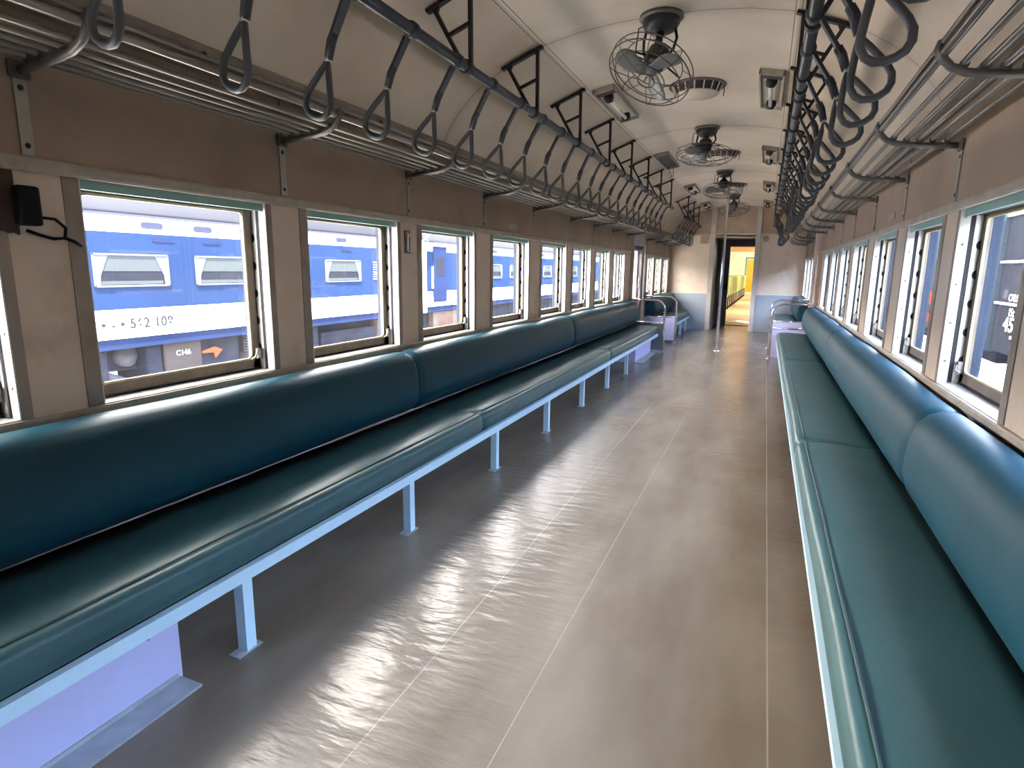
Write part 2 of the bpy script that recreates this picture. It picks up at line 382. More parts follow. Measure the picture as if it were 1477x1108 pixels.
# ceiling arch
prof = [(1.36, 1.98), (1.335, 2.06), (1.29, 2.14), (1.22, 2.23), (1.13, 2.315), (1.02, 2.39), (0.90, 2.455), (0.78, 2.508), (0.65, 2.547), (0.45, 2.586), (0.25, 2.607), (0, 2.614)]
arch = prof + [(-x, z) for x, z in prof[-2::-1]]
mb = MB(); n = len(arch)
ys = [Y0 + (Y1 - Y0) * i / 24 for i in range(25)]
vs = [(x, y, z) for y in ys for x, z in arch]
fs = [(j * n + i, j * n + i + 1, (j + 1) * n + i + 1, (j + 1) * n + i) for j in range(24) for i in range(n - 1)]
mb.add(vs, fs, True)
top = [(x * 1.08, z + 0.10) for x, z in arch]
vs = [(x, y, z) for y in (Y0, Y1) for x, z in top]
mb.add(vs, [(i, i + 1, n + i + 1, n + i) for i in range(n - 1)], True)
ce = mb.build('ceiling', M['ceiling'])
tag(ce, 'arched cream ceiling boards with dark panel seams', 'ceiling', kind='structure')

def wall(name, s, label):
    mb = MB()
    def b(y0, y1, z0, z1, mbx=mb): mbx.box(s * HALF, s * OUT, y0, y1, z0, z1)
    opens = sorted(WIN + WIN_FAR)
    # below and above the openings (door gap left free)
    for y0, y1 in ((Y0, DOOR[0]), (DOOR[1], Y1)):
        b(y0, y1, -0.06, ZS - 0.005)
    cur = Y0
    for a, c in opens + [(Y1, Y1)]:
        if cur < DOOR[0] < a:
            b(cur, DOOR[0], ZS - 0.005, ZH + 0.01); b(DOOR[1], a, ZS - 0.005, ZH + 0.01)
        elif a > cur: b(cur, a, ZS - 0.005, ZH + 0.01)
        cur = c
    o = mb.build(name, M['wall'], bevel=0)
    tag(o, label, 'wall', kind='structure')
    up = MB()
    up.box(s * HALF, s * OUT, Y0, DOOR[0], ZH + 0.01, 2.12)
    up.box(s * HALF, s * OUT, DOOR[1], Y1, ZH + 0.01, 2.12)
    up.box(s * HALF, s * OUT, DOOR[0], DOOR[1], 1.86, 2.12)
    tag(up.build('upper_panel', M['wall_up'], o), 'brown laminate panel above the windows')
    # thin cover strips over the board joints of the upper panel
    j = MB()
    for y in [0.05, 2.15, 4.21, 6.39, 8.35, 11.85, 13.0]:
        j.box(s * (HALF - 0.0012), s * HALF, y - 0.003, y + 0.003, 1.56, 2.0)
    j.build('joint_strip', M['soot'], o)
    return o
wl = wall('wall_left', -1, 'taupe laminate side wall between the left windows')
wr = wall('wall_right', 1, 'taupe laminate side wall between the right windows')
bk = MB().box(-HALF - 0.1, HALF + 0.1, Y0 - 0.08, Y0, 0, 2.7).build('wall_back', M['wall'])
tag(bk, 'taupe end wall behind the camera', 'wall', kind='structure')

# sill and header trims
def trim(name, s, z0, z1, t, label, ya, yb, m=M['trim']):
    p = [(s * HALF, z0), (s * (HALF - t * 0.8), z0), (s * (HALF - t), z0 + 0.008), (s * (HALF - t), z1 - 0.008), (s * (HALF - t * 0.8), z1), (s * HALF, z1)]
    o = MB().prism(p, 'y', ya, yb).build(name, m)
    return tag(o, label, 'trim', kind='structure')
k = 1
for s, side in ((-1, 'left'), (1, 'right')):
    for ya, yb, where in ((Y0, DOOR[0], 'main saloon'), (DOOR[1] + 0.25, Y1, 'far compartment')):
        trim('trim_%d' % k, s, 0.768, 0.803, 0.014, 'worn sill moulding under the %s windows of the %s' % (side, where), ya, yb); k += 1
        trim('trim_%d' % k, s, ZH, 1.557, 0.018, 'worn header moulding above the %s windows of the %s' % (side, where), ya, yb); k += 1
    c = MB().prism([(s * 1.350, 1.955), (s * 1.325, 1.955), (s * 1.318, 1.985), (s * 1.322, 2.045), (s * 1.350, 2.055)], 'y', Y0, Y1)
    c.tube([(0, 0, 0), (0, 0, 0.001)], 0.0001, 3)
    o = tag(MB().prism([(s * 1.350, 1.955), (s * 1.325, 1.955), (s * 1.315, 1.985), (s * 1.320, 2.045), (s * 1.345, 2.060)], 'y', Y0, Y1).build('trim_%d' % k, M['cornice']),
        'bolted cornice moulding where the %s wall meets the ceiling' % side, 'trim', kind='structure')
    sc = MB()
    for i in range(24):
        y = 0.1 + i * 0.55
        sc.lathe([(0.011, 0), (0.011, 0.004), (0.005, 0.009)], (s * 1.316, y, 2.012), (-s, 0, 0), 8)
    sc.build('bolt', M['iron'], o); k += 1

ev = MB()  # outer roof shell; unseen wide eaves added to keep direct sun off the sills
ev.prism([(-1.36, 1.60), (-1.49, 1.60), (-1.66, 1.655), (-1.66, 1.70), (-1.50, 1.74), (-1.50, 2.25), (-1.36, 2.25)], 'y', Y0 - 0.1, Y1 + 0.1)
ev.prism([(1.36, 1.60), (1.49, 1.60), (1.66, 1.655), (1.66, 1.70), (1.50, 1.74), (1.50, 2.25), (1.36, 2.25)], 'y', Y0 - 0.1, Y1 + 0.1)
for i in range(len(top) - 1):
    (xa, za), (xb, zb) = top[i], top[i + 1]
    ev.prism([(xa, za), (xb, zb), (xb, zb + 0.05), (xa, za + 0.05)], 'y', Y0 - 0.1, Y1 + 0.1)
tag(ev.build('roof', M['iron']), 'dark outer roof of the coach with unseen eaves added to shade the sills', 'roof', kind='structure')

# ---------------------------------------------------------------- windows
def make_window(idx, s, a, b, label):
    w = empty('window_%d' % idx, (s * HALF, (a + b) / 2, ZS), label, 'window', kind='structure')
    loc = w.location
    def B(name, boxes, m, bevel=0, parent=w):
        mb = MB()
        for x0, x1, y0, y1, z0, z1 in boxes:
            # u is depth outward from the wall face
            mb.box(s * x0, s * x1, y0 - loc.y, y1 - loc.y, z0 - loc.z, z1 - loc.z)
        return mb.build(name, m, parent, bevel=bevel)
    zt = ZH
    B('sill_plate', [(-0.002, 0.070, a, b, ZS - 0.004, ZS + 0.003)], M['sill'], 0.001)
    for y, d in ((b, -1), (a, 1)):
        j = B('jamb', [(-0.003, 0.034, y, y + d * 0.006, ZS, zt)], M['alu'], 0.001)
        sc = MB()
        for z in (0.90, 1.06, 1.22, 1.38, 1.49):
            sc.lathe([(0.006, 0), (0.006, 0.0015), (0.002, 0.003)], (s * 0.016, y + d * 0.006 - loc.y, z - loc.z), (0, d, 0), 8)
        sc.build('screw', M['alu_dark'], j)
        B('flange', [(-0.004, 0.0, y + d * 0.002, y - d * (0.030 if d < 0 else 0.048), ZS, zt)], M['flange'], 0.001)
        B('channel', [(0.034, 0.051, y, y + d * 0.002, ZS, zt)], M['groove'])
        B('track', [(0.051, 0.074, y, y + d * 0.007, ZS + 0.004, zt - 0.006)], M['alu'])
        nb = MB(); z = ZS + 0.10
        while z < zt - 0.04:
            nb.prism([(s * 0.0735, z - 0.018 - loc.z), (s * 0.065, z - 0.011 - loc.z), (s * 0.0625, z - loc.z), (s * 0.065, z + 0.011 - loc.z), (s * 0.0735, z + 0.018 - loc.z), (s * 0.078, z + 0.018 - loc.z), (s * 0.078, z - 0.018 - loc.z)],
                     'y', y + d * 0.005 - loc.y, y + d * 0.0085 - loc.y)
            z += 0.118
        nb.build('catch', M['groove'], w)
    B('blind', [(0.010, 0.022, a + 0.007, b - 0.007, zt - 0.030, zt + 0.004)], M['teal'], 0.002)
    B('head_channel', [(0.022, 0.13, a, b, zt - 0.022, zt + 0.004)], M['groove'])
    x0, x1 = 0.076, 0.098
    z0, z1 = ZS + 0.010, zt - 0.006
    t = 0.040
    B('sash', [(x0, x1, a + 0.008, b - 0.008, z0, z0 + t), (x0, x1, a + 0.008, b - 0.008, z1 - 0.026, z1),
               (x0, x1, a + 0.008, a + 0.008 + t * 0.8, z0, z1), (x0, x1, b - 0.008 - t, b - 0.008, z0, z1)], M['sash'], 0.003)
    g = 0.009
    ya, yb, za, zb = a + 0.008 + t * 0.8, b - 0.008 - t, z0 + t, z1 - 0.026
    gm = MB()
    R_ = 0.022
    def rr(inset):
        pts = []
        for (cy_, cz_, a0) in ((yb - inset - R_, zb - inset - R_, 0), (ya + inset + R_, zb - inset - R_, PI / 2), (ya + inset + R_, za + inset + R_, PI), (yb - inset - R_, za + inset + R_, 1.5 * PI)):
            for q in range(5): pts.append((cy_ + R_ * math.cos(a0 + PI / 2 * q / 4) - loc.y, cz_ + R_ * math.sin(a0 + PI / 2 * q / 4) - loc.z))
        return pts
    inn = rr(g * 0.7); out_ = [(yb - loc.y, zb - loc.z)] * 5 + [(ya - loc.y, zb - loc.z)] * 5 + [(ya - loc.y, za - loc.z)] * 5 + [(yb - loc.y, za - loc.z)] * 5
    n_ = 20
    for xx in (x0 - 0.001,):
        gm.add([(s * xx, p_[0], p_[1]) for p_ in inn] + [(s * (xx + 0.010), p_[0], p_[1]) for p_ in inn] + [(s * xx, p_[0], p_[1]) for p_ in out_],
               [(q, (q + 1) % n_, n_ + (q + 1) % n_, n_ + q) for q in range(n_)] + [(q, (q + 1) % n_, 2 * n_ + (q + 1) % n_, 2 * n_ + q) for q in range(n_)])
    gm.build('gasket', M['gasket'], w)
    p = MB().add([(s * 0.087, ya - loc.y, za - loc.z), (s * 0.087, yb - loc.y, za - loc.z), (s * 0.087, yb - loc.y, zb - loc.z), (s * 0.087, ya - loc.y, zb - loc.z)], [(0, 1, 2, 3)])
    p.build('pane', M['glass'], w)
    B('outer_reveal', [(0.098, 0.141, a - 0.001, a + 0.012, ZS, zt), (0.098, 0.141, b - 0.012, b + 0.001, ZS, zt), (0.074, 0.145, a, b, ZS - 0.004, ZS + 0.010)], M['own_blue'])
    # latch at the foot of the sash
    lt = MB(); yy = b - 0.02 - loc.y; zz = ZS + 0.075 - loc.z
    lt.box(s * 0.056, s * 0.077, yy - 0.018, yy + 0.006, zz - 0.022, zz + 0.022)
    lt.tube([(s * 0.064, yy - 0.014, zz + 0.014), (s * 0.048, yy - 0.028, zz + 0.006), (s * 0.044, yy - 0.044, zz - 0.010), (s * 0.060, yy - 0.050, zz - 0.022)], 0.004, 6)
    lt.build('latch', M['alu_dark'], w)
    return w
idx = 1
for s, side in ((-1, 'left'), (1, 'right')):
    for i, (a, b) in enumerate(WIN[1:] if True else WIN):
        if s < 0:
            lab = ['window at the left edge of the view, before the first full window', 'nearest full left window, framing the blue coach and its number', 'second full left window, with a curtained coach window outside',
                   'third full left window, with the cream coach gangway outside'][i] if i < 4 else '%s full window along the left wall' % ORD[i - 1]
        else:
            lab = ['right wall window level with the camera', 'right wall window beside the nearest seat', 'nearest right window in view, framing the wagon number', 'second right window in view, framing orange wagon marks'][i] if i < 4 else \
                '%s right window in view counted from the camera' % ORD[i - 2]
        make_window(idx, s, a, b, lab); idx += 1
    for i, (a, b) in enumerate(WIN_FAR):
        make_window(idx, s, a, b, '%s window of the far compartment on the %s wall' % (ORD[i], side)); idx += 1
    make_window(idx, s, *WIN[0], '%s window behind the camera' % side); idx += 1

# ---------------------------------------------------------------- vestibule side doors
def side_door(i, s, side):
    d = empty('door_%d' % i, (s * 1.42, (DOOR[0] + DOOR[1]) / 2, 0), 'pale blue side door with tall window on the %s of the vestibule' % side, 'door', kind='structure')
    y0 = DOOR[0] - d.location.y; y1 = -y0
    mb = MB(); x0, x1 = -0.02, 0.02
    mb.box(x0, x1, y0, y1, 0, 0.80); mb.box(x0, x1, y0, y1, 1.58, 1.86)
    mb.box(x0, x1, y0, y0 + 0.10, 0.80, 1.58); mb.box(x0, x1, y1 - 0.10, y1, 0.80, 1.58)
    mb.build('leaf', M['lavender'] if s < 0 else M['endblue'], d, bevel=0.004)
    MB().box(-0.004, 0.004, y0 + 0.10, y1 - 0.10, 0.80, 1.58).build('pane', M['glass'], d)
    MB().tube([(-s * 0.03, y1 - 0.05, 0.95), (-s * 0.05, y1 - 0.05, 0.97), (-s * 0.05, y1 - 0.05, 1.13), (-s * 0.03, y1 - 0.05, 1.15)], 0.007, 6).build('handle', M['chrome'], d)
side_door(1, -1, 'left'); side_door(2, 1, 'right')
# door posts and header (setting trims)
for s, side in ((-1, 'left'), (1, 'right')):
    for y, nm, m in ((DOOR[0] - 0.02, 'near', M['post'] if s < 0 else M['peach']), (DOOR[1] + 0.10, 'far', M['post'] if s < 0 else M['peach'])):
        w = 0.05
        o = MB().box(s * 1.30, s * 1.352, y - w / 2, y + w / 2, 0, 1.97).build('trim_%d' % k, m, bevel=0.004); k += 1
        tag(o, '%s upright post of the %s side doorway' % (nm, side), 'door post', kind='structure')
    o = MB().box(s * 1.335, s * 1.353, DOOR[0], DOOR[1] + 0.08, 1.66, 1.95).build('trim_%d' % k, M['endblue']); k += 1
    tag(o, 'grey header panel over the %s side doorway' % side, 'header panel', kind='structure')
    o = MB().box(s * 1.34, s * 1.355, DOOR[1], DOOR[1] + 0.30, 0, 1.66).build('trim_%d' % k, M['doorgrey'] if s < 0 else M['post']); k += 1
    tag(o, 'dark pocket panel beside the %s side door' % side, 'panel', kind='structure')

# ---------------------------------------------------------------- far end wall and gangway
PX0, PX1 = -0.42, 0.40      # recess between posts
ew = MB()
def archz(x):
    x = min(abs(x), 1.36)
    for (xa, za), (xb, zb) in zip(prof, prof[1:]):
        if xb <= x <= xa: return za + (zb - za) * (xa - x) / (xa - xb)
    return 2.612
def wall_piece(x0, x1, z0, ztop=None):
    mb = ew; N = 8
    for i in range(N):
        a = x0 + (x1 - x0) * i / N; b = x0 + (x1 - x0) * (i + 1) / N
        za = archz(a) + 0.13; zb = archz(b) + 0.13
        mb.prism([(a, z0), (b, z0), (b, zb), (a, za)], 'y', Y1, Y1 + 0.06)
wall_piece(-1.49, PX0, 0.0); wall_piece(PX1, 1.49, 0.0); wall_piece(PX0, PX1, 1.99)
ewo = tag(ew.build('wall_far', M['wall']), 'taupe partition at the far end with its top darkened for shade', 'wall', kind='structure')
MB().box(-1.35, PX0 - 0.10, Y1 - 0.006, Y1, 0.0, 0.785).build('lower_panel', M['endblue'], ewo)['label'] = 'blue-grey lower panel'
MB().box(PX1 + 0.05, 1.35, Y1 - 0.006, Y1, 0.0, 0.785).build('lower_panel', M['endblue'], ewo)['label'] = 'blue-grey lower panel'
mb = MB(); mb.box(-1.35, PX0 - 0.10, Y1 - 0.014, Y1, 0.785, 0.80); mb.box(PX1 + 0.05, 1.35, Y1 - 0.014, Y1, 0.785, 0.80)
mb.build('dado_strip', M['alu'], ewo)
mb = MB(); mb.box(-1.30, PX0 - 0.09, Y1 - 0.035, Y1, 2.02, 2.045); mb.box(PX1 + 0.05, 1.30, Y1 - 0.035, Y1, 2.02, 2.045)
mb.build('picture_rail', M['trim'], ewo)
ub = MB()  # darker brown above the picture rail paints in the shade near the ceiling
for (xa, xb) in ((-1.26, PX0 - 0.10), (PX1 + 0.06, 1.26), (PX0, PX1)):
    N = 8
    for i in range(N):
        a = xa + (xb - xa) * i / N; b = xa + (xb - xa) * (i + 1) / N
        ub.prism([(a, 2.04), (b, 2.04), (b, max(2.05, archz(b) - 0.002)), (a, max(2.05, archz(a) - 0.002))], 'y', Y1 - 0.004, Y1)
ub.build('shaded_upper_board', M['wall_up'], ewo)['label'] = 'upper board in a darker brown that paints in shade'
# posts
o = MB().box(PX0 - 0.10, PX0, Y1 - 0.05, Y1 + 0.03, 0, 2.60).build('trim_%d' % k, M['post'], bevel=0.005); k += 1
tag(o, 'cream post left of the gangway doorway', 'door post', kind='structure')
o = MB().box(PX1 - 0.02, PX1 + 0.07, Y1 - 0.05, Y1 + 0.03, 0, 2.59).build('trim_%d' % k, M['post'], bevel=0.005); k += 1
tag(o, 'cream post right of the gangway doorway', 'door post', kind='structure')
o = MB().box(PX0, PX1, Y1 - 0.012, Y1 + 0.04, 1.97, 1.992).build('trim_%d' % k, M['trim'], bevel=0.003); k += 1
tag(o, 'thin rail across the top of the gangway recess', 'trim', kind='structure')
# recess
YR = 15.2
rc = MB(); rc.box(PX0 - 0.03, PX0, Y1, YR + 0.93, 0, 2.0); rc.box(PX1, PX1 + 0.03, Y1, YR + 0.93, 0, 2.0); rc.box(PX0 - 0.03, PX1 + 0.03, Y1, YR + 0.93, 1.99, 2.02)
o = tag(rc.build('wall_gangway', M['reveal']), 'grey reveal of the gangway recess', 'wall', kind='structure')
o = tag(MB().box(PX0 - 0.03, PX1 + 0.03, Y1, YR + 0.9, -0.06, 0.002).build('floor_gangway', M['floor']), 'short floor strip inside the gangway recess', 'floor', kind='structure')
# door frame at the end of the recess, opening -0.20..0.36
df = empty('door_3', (0.08, YR, 0), 'dark grey gangway door frame with rounded top at the far end', 'door', kind='structure')
mb = MB(); mb.box(-0.53, -0.26, 0, 0.05, 0, 2.02); mb.box(0.30, 0.36, 0, 0.05, 0, 2.02); mb.box(-0.26, 0.30, 0, 0.05, 1.83, 2.02)
mb.build('frame', M['doorgrey'], df, bevel=0.006)
mb = MB(); mb.box(-0.265, -0.25, -0.008, 0.06, 0, 1.84); mb.box(0.29, 0.305, -0.008, 0.06, 0, 1.84)
mb.build('edge_strip', M['gap_seal'], df)
MB().box(-0.26, 0.30, -0.01, 0.10, 0.001, 0.016).build('threshold', M['gap_seal'], df)
MB().box(-0.31, -0.27, -0.03, 0.0, 0.85, 1.0).build('door_handle', M['iron'], df)

# small things on the far wall
o = MB().box(-0.72, -0.58, Y1 - 0.03, Y1, 1.84, 2.0).build('speaker_box', M['wall_up'], bevel=0.006)
tag(o, 'small square brown speaker box on the far wall, left of the gangway', 'speaker')
o = MB().lathe([(0.055, 0), (0.055, 0.02), (0.045, 0.03), (0.0, 0.035)], (0.58, Y1, 1.93), (0, -1, 0), 20).build('round_speaker', M['paper'])
tag(o, 'small round pale speaker on the far wall, right of the gangway', 'speaker')

# ---------------------------------------------------------------- next coach seen through the gangway
YN0, YN1 = YR + 0.95, 36.0
o = tag(MB().box(-1.35, 1.35, YN0 - 0.6, YN1, -0.06, 0.0).build('floor_next', M['cream_floor']), 'cream floor of the next coach through the doorway', 'floor', kind='structure')
mb = MB(); mb.box(-1.43, -1.35, YN0, YN1, 0, 2.35); o = tag(mb.build('wall_next_left', M['next_wall']), 'pale mint left wall of the next coach', 'wall', kind='structure')
mb = MB(); mb.box(1.35, 1.43, YN0, YN1, 0, 2.35); o = tag(mb.build('wall_next_right', M['next_wall']), 'pale mint right wall of the next coach', 'wall', kind='structure')
mb = MB(); mb.box(-1.43, 1.43, YN1, YN1 + 0.06, 0, 2.35)
o = tag(mb.build('wall_next_end', M['next_wall']), 'cream end wall of the next coach', 'wall', kind='structure')
mb = MB(); mb.box(-1.43, 1.43, YN0, YN1 + .06, 2.35, 2.4); o = tag(mb.build('ceiling_next', M['next_ceil']), 'orange ceiling of the next coach', 'ceiling', kind='structure')
mb = MB(); mb.box(-1.43, -0.40, YN0 - 0.04, YN0, 0, 2.4); mb.box(0.5, 1.43, YN0 - 0.04, YN0, 0, 2.4); mb.box(-0.4, 0.5, YN0 - 0.04, YN0, 2.0, 2.4)
o = tag(mb.build('wall_next_near', M['next_wall']), 'near end wall of the next coach', 'wall', kind='structure')
def coach_seat():
    t = empty('coach_seat', (-0.78 + 0.0115 * (YN0 + 0.6 - 21.4), YN0 + 0.6, 0), 'lime green high-backed seat with white base in the row seen through the gangway', 'seat', 'lime green seats in the next coach')
    MB().box(-0.34, 0.32, -0.07, 0.05, 0.46, 1.08).build('backrest', M['next_seat'], t, bevel=0.03)
    MB().box(-0.34, 0.32, 0.05, 0.50, 0.40, 0.52).build('seat_cushion', M['next_seat'], t, bevel=0.03)
    MB().box(-0.30, 0.31, 0.06, 0.40, 0.10, 0.395).build('base', M['next_base'], t, bevel=0.02)
    MB().box(0.25, 0.31, -0.05, 0.02, 0.0, 0.46).build('leg', M['iron'], t)
    return t
cs = coach_seat()
for i in range(1, 18):
    c_ = copy_tree(cs); c_.location.y = YN0 + 0.6 + i * 1.02; c_.location.x = -0.78 + 0.0115 * (c_.location.y - 21.4)
yd = empty('yellow_door', (-0.10, YN1 - 0.03, 0), 'bright yellow door at the end of the next coach', 'door')
MB().box(-0.24, 0.36, 0, 0.03, 0.18, 1.92).build('leaf', M['yellow'], yd, bevel=0.01)
mb = MB(); mb.box(-0.34, -0.28, -0.02, 0.03, 0.1, 2.02); mb.box(0.40, 0.46, -0.02, 0.03, 0.1, 2.02); mb.box(-0.34, 0.46, -0.02, 0.03, 1.97, 2.03)
mb.build('frame', M['gap_seal'], yd)
lp = empty('ceiling_lamp', (-0.25, 22.0, 2.35), 'glowing round ceiling lamp in the next coach', 'lamp')
MB().lathe([(0.11, 0), (0.13, -0.02), (0.11, -0.07), (0.05, -0.11), (0.0, -0.12)], n=20, cap=False).build('diffuser', M['bulb'], lp)
MB().lathe([(0.14, 0), (0.14, -0.02), (0.11, -0.02)], n=20, cap=False).build('rim', M['next_base'], lp)
for yy in (20.5, 27.0, 33.0):
    ld = bpy.data.lights.new('coach_lamp_light', 'POINT'); ld.energy = 190; ld.color = (1.0, 0.93, 0.80); ld.shadow_soft_size = 0.3
    lo = bpy.data.objects.new('coach_lamp_light', ld); COL.objects.link(lo); lo.location = (0.85, yy, 2.15)

# ---------------------------------------------------------------- benches
SEAT = [(1.29, 0.297), (1.00, 0.294), (0.872, 0.294), (0.856, 0.306), (0.850, 0.340), (0.853, 0.380), (0.863, 0.398), (0.882, 0.406), (0.892, 0.403),
        (0.903, 0.408), (0.96, 0.414), (1.06, 0.414), (1.17, 0.406), (1.29, 0.400)]
BACK = [(1.330, 0.45), (1.29, 0.425), (1.25, 0.428), (1.205, 0.45), (1.170, 0.490), (1.155, 0.54), (1.153, 0.60), (1.163, 0.68), (1.183, 0.735), (1.212, 0.770),
        (1.250, 0.786), (1.300, 0.786), (1.332, 0.768)]
def cushion(name, prof, s, ya, yb, m, parent, loc, puff=0.012):
    """long upholstered segment: profile swept along y, edges pulled in at both ends, slight random sag"""
    cx = sum(p[0] for p in prof) / len(prof); cz = sum(p[1] for p in prof) / len(prof)
    Lh = yb - ya; stations = [0, 0.004, 0.012, 0.028, 0.06]
    N = max(4, int(Lh / 0.16))
    ts = [ya + q for q in stations] + [ya + 0.06 + (Lh - 0.12) * i / N for i in range(1, N)] + [yb - q for q in stations[::-1]]
    mb = MB(); n = len(prof); vs = []
    for y in ts:
        d = min(y - ya, yb - y)
        t = max(0.0, 1 - d / 0.05); sh = 0.022 * t * t
        for (u, z) in prof:
            du = u - cx; dz = z - cz; r = math.hypot(du, dz) or 1
            wob = puff * 0.45 * (math.sin(y * 2.1 + u * 9) + 0.6 * math.sin(y * 5.3 + z * 14 + u * 3)) * (0.5 if z < cz else 1) * (1 - t)
            k_ = -sh + wob * 0.35
            vs.append((s * (u + du / r * k_) - loc[0], y - loc[1], z + dz / r * k_ - loc[2]))
    fs = [(j * n + i, j * n + (i + 1) % n, (j + 1) * n + (i + 1) % n, (j + 1) * n + i) for j in range(len(ts) - 1) for i in range(n)]
    mb.add(vs, fs, True)
    o = len(mb.v) - len(vs)
    mb.f.append(tuple(range(n))[::-1]); mb.sm.append(False)
    mb.f.append(tuple((len(ts) - 1) * n + i for i in range(n))); mb.sm.append(False)
    return mb.build(name, m, parent)

def piping(s, ya, yb, parent, loc):
    mb = MB(); N = int((yb - ya) / 0.3) + 2
    pts = []
    for i in range(N + 1):
        y = ya + 0.03 + (yb - ya - 0.06) * i / N
        pts.append((s * 0.893 - loc[0], y - loc[1], 0.4085 + 0.002 * math.sin(y * 6) - loc[2]))
    mb.tube(pts, 0.004, 6)
    return mb.build('piping', M['piping'], parent)

def bench(s, ya, yb, seat_seams, back_seams, legs, label, box=None, box2=None, lu=0.0):
    loc = (s * 0.86, ya, 0)
    b = empty('bench', loc, label, 'bench')
    ss = [ya] + seat_seams + [yb]
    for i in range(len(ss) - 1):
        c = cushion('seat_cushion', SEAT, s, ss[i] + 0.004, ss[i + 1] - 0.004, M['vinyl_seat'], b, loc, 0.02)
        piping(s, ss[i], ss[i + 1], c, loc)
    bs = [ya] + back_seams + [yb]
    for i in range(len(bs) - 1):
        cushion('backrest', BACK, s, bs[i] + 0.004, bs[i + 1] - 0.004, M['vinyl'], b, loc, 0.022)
    def BX(name, x0, x1, y0, y1, z0, z1, m, par=b, bev=0.0):
        return MB().box(s * x0 - loc[0], s * x1 - loc[0], y0 - loc[1], y1 - loc[1], z0, z1).build(name, m, par, bevel=bev)
    mbr = MB(); mbr.box(s * 0.845 - loc[0], s * 0.851 - loc[0], ya + 0.02 - loc[1], yb - 0.005 - loc[1], 0.250 if s < 0 else 0.268, 0.292)
    mbr.box(s * 0.851 - loc[0], s * 0.885 - loc[0], ya + 0.02 - loc[1], yb - 0.005 - loc[1], 0.286, 0.292)
    mbr.build('front_rail', M['lblue'], b)
    BX('seat_board', 0.87, 1.35, ya + 0.02, yb - 0.02, 0.284, 0.294, M['iron'])
    for y in legs:
        m = MB(); m.box(s * (0.846 + lu) - loc[0], s * (0.852 + lu) - loc[0], y - 0.02 - loc[1], y + 0.02 - loc[1], 0.004, 0.255)
        m.box(s * (0.852 + lu) - loc[0], s * (0.886 + lu) - loc[0], y - 0.02 - loc[1], y - 0.015 - loc[1], 0.004, 0.255)
        m.box(s * 1.28 - loc[0], s * 1.29 - loc[0], y - 0.02 - loc[1], y + 0.02 - loc[1], 0.004, 0.284)
        m.box(s * (0.87 + lu) - loc[0], s * 1.29 - loc[0], y - 0.02 - loc[1], y - 0.015 - loc[1], 0.256, 0.284)
        lg = m.build('leg', M['lblue'], b)
        f = MB().box(s * (0.842 + lu) - loc[0], s * (0.888 + lu) - loc[0], y - 0.058 - loc[1], y + 0.042 - loc[1], 0.0, 0.005)
        for dy in (-0.045, 0.03): f.lathe([(0.006, 0), (0.006, 0.004)], (s * (0.866 + lu) - loc[0], y + dy - loc[1], 0.005), (0, 0, 1), 8)
        f.build('foot_plate', M['kick'], lg)
    for bx in (box, box2):
        if bx:
            y0, y1 = bx
            h = BX('heater_box', 0.938, 1.34, y0, y1, 0.0, 0.284, M['lavender'], bev=0.004)
            kp = MB(); kp.box(s * 0.846 - loc[0], s * 0.9375 - loc[0], y0 - loc[1], y1 - 0.01 - loc[1], 0.0, 0.008)
            kp.box(s * 0.933 - loc[0], s * 0.9375 - loc[0], y0 - loc[1], y1 - 0.02 - loc[1], 0.004, 0.022)
            kp.build('kick_strip', M['kick'], h)
            sc = MB()
            for yy in (y1 - 0.10,): sc.lathe([(0.005, 0), (0.005, 0.003)], (s * 0.938 - loc[0], yy - loc[1], 0.19), (-s, 0, 0), 8)
            sc.build('screw', M['groove'], h)
    return b
LEGS = [1.336, 2.342, 3.355, 4.35, 5.35, 6.33, 7.31]
bench(-1, -2.9, 9.56, [0.02, 3.18, 6.42], [-0.1, 2.96, 6.05], LEGS, 'long dark green bench running along the left wall', (-2.85, 1.15), (8.25, 9.45))
bench(1, -2.9, 9.45, [-0.4, 3.35, 6.5], [-0.6, 2.53, 5.75], [1.8] + [y - 0.1 for y in LEGS[1:]] + [8.3], 'long dark green bench running along the right wall', lu=0.17)
bench(-1, 11.0, 13.74, [], [], [11.5, 12.4, 13.3], 'short green bench of the far compartment on the left')
bench(1, 11.0, 13.74, [], [], [11.5, 12.4, 13.3], 'short green bench of the far compartment on the right')

# ---------------------------------------------------------------- chrome arm loops at the bench ends
def arm(s, y, label, panel, pm):
    a = empty('armrest', (s * 0.77, y, 0), label, 'armrest')
    def P(x, z): return (s * x - s * 0.77, 0, z)
    R = 0.15; zt = 0.81; xo = 0.77
    pts = [P(1.345, zt), P(1.15, zt), P(xo + R, zt)]
    for i in range(1, 8):
        t = PI / 2 * i / 7; pts.append(P(xo + R - R * math.sin(t), zt - R + R * math.cos(t)))
    pts += [P(xo, 0.4), P(xo, 0.0)]
    MB().tube(pts, 0.017, 12).build('rail', M['chrome'], a)
    MB().lathe([(0.034, 0), (0.034, 0.006), (0.02, 0.014)], (0, 0, 0), (0, 0, 1), 14).build('foot', M['chrome'], a)
    MB().tube([P(1.30, 0.455), P(xo, 0.455)], 0.014, 8).build('crossbar', M['chrome'], a)
    if panel:
        mb = MB(); z0, z1 = panel
        mb.prism([P(xo + 0.018, z0)[::2], P(1.33, z0)[::2], P(1.33, z1)[::2], P(xo + 0.018, z1)[::2]], 'y', -0.006, 0.006)
        mb.build('side_panel', pm, a, bevel=0.002)
    return a
arm(-1, 9.585, 'chrome arm loop at the far end of the long left bench', (0.03, 0.44), M['doorgrey'])
arm(-1, 10.96, 'chrome arm loop of the short left bench beyond the doorway', (0.04, 0.44), M['lavender'])
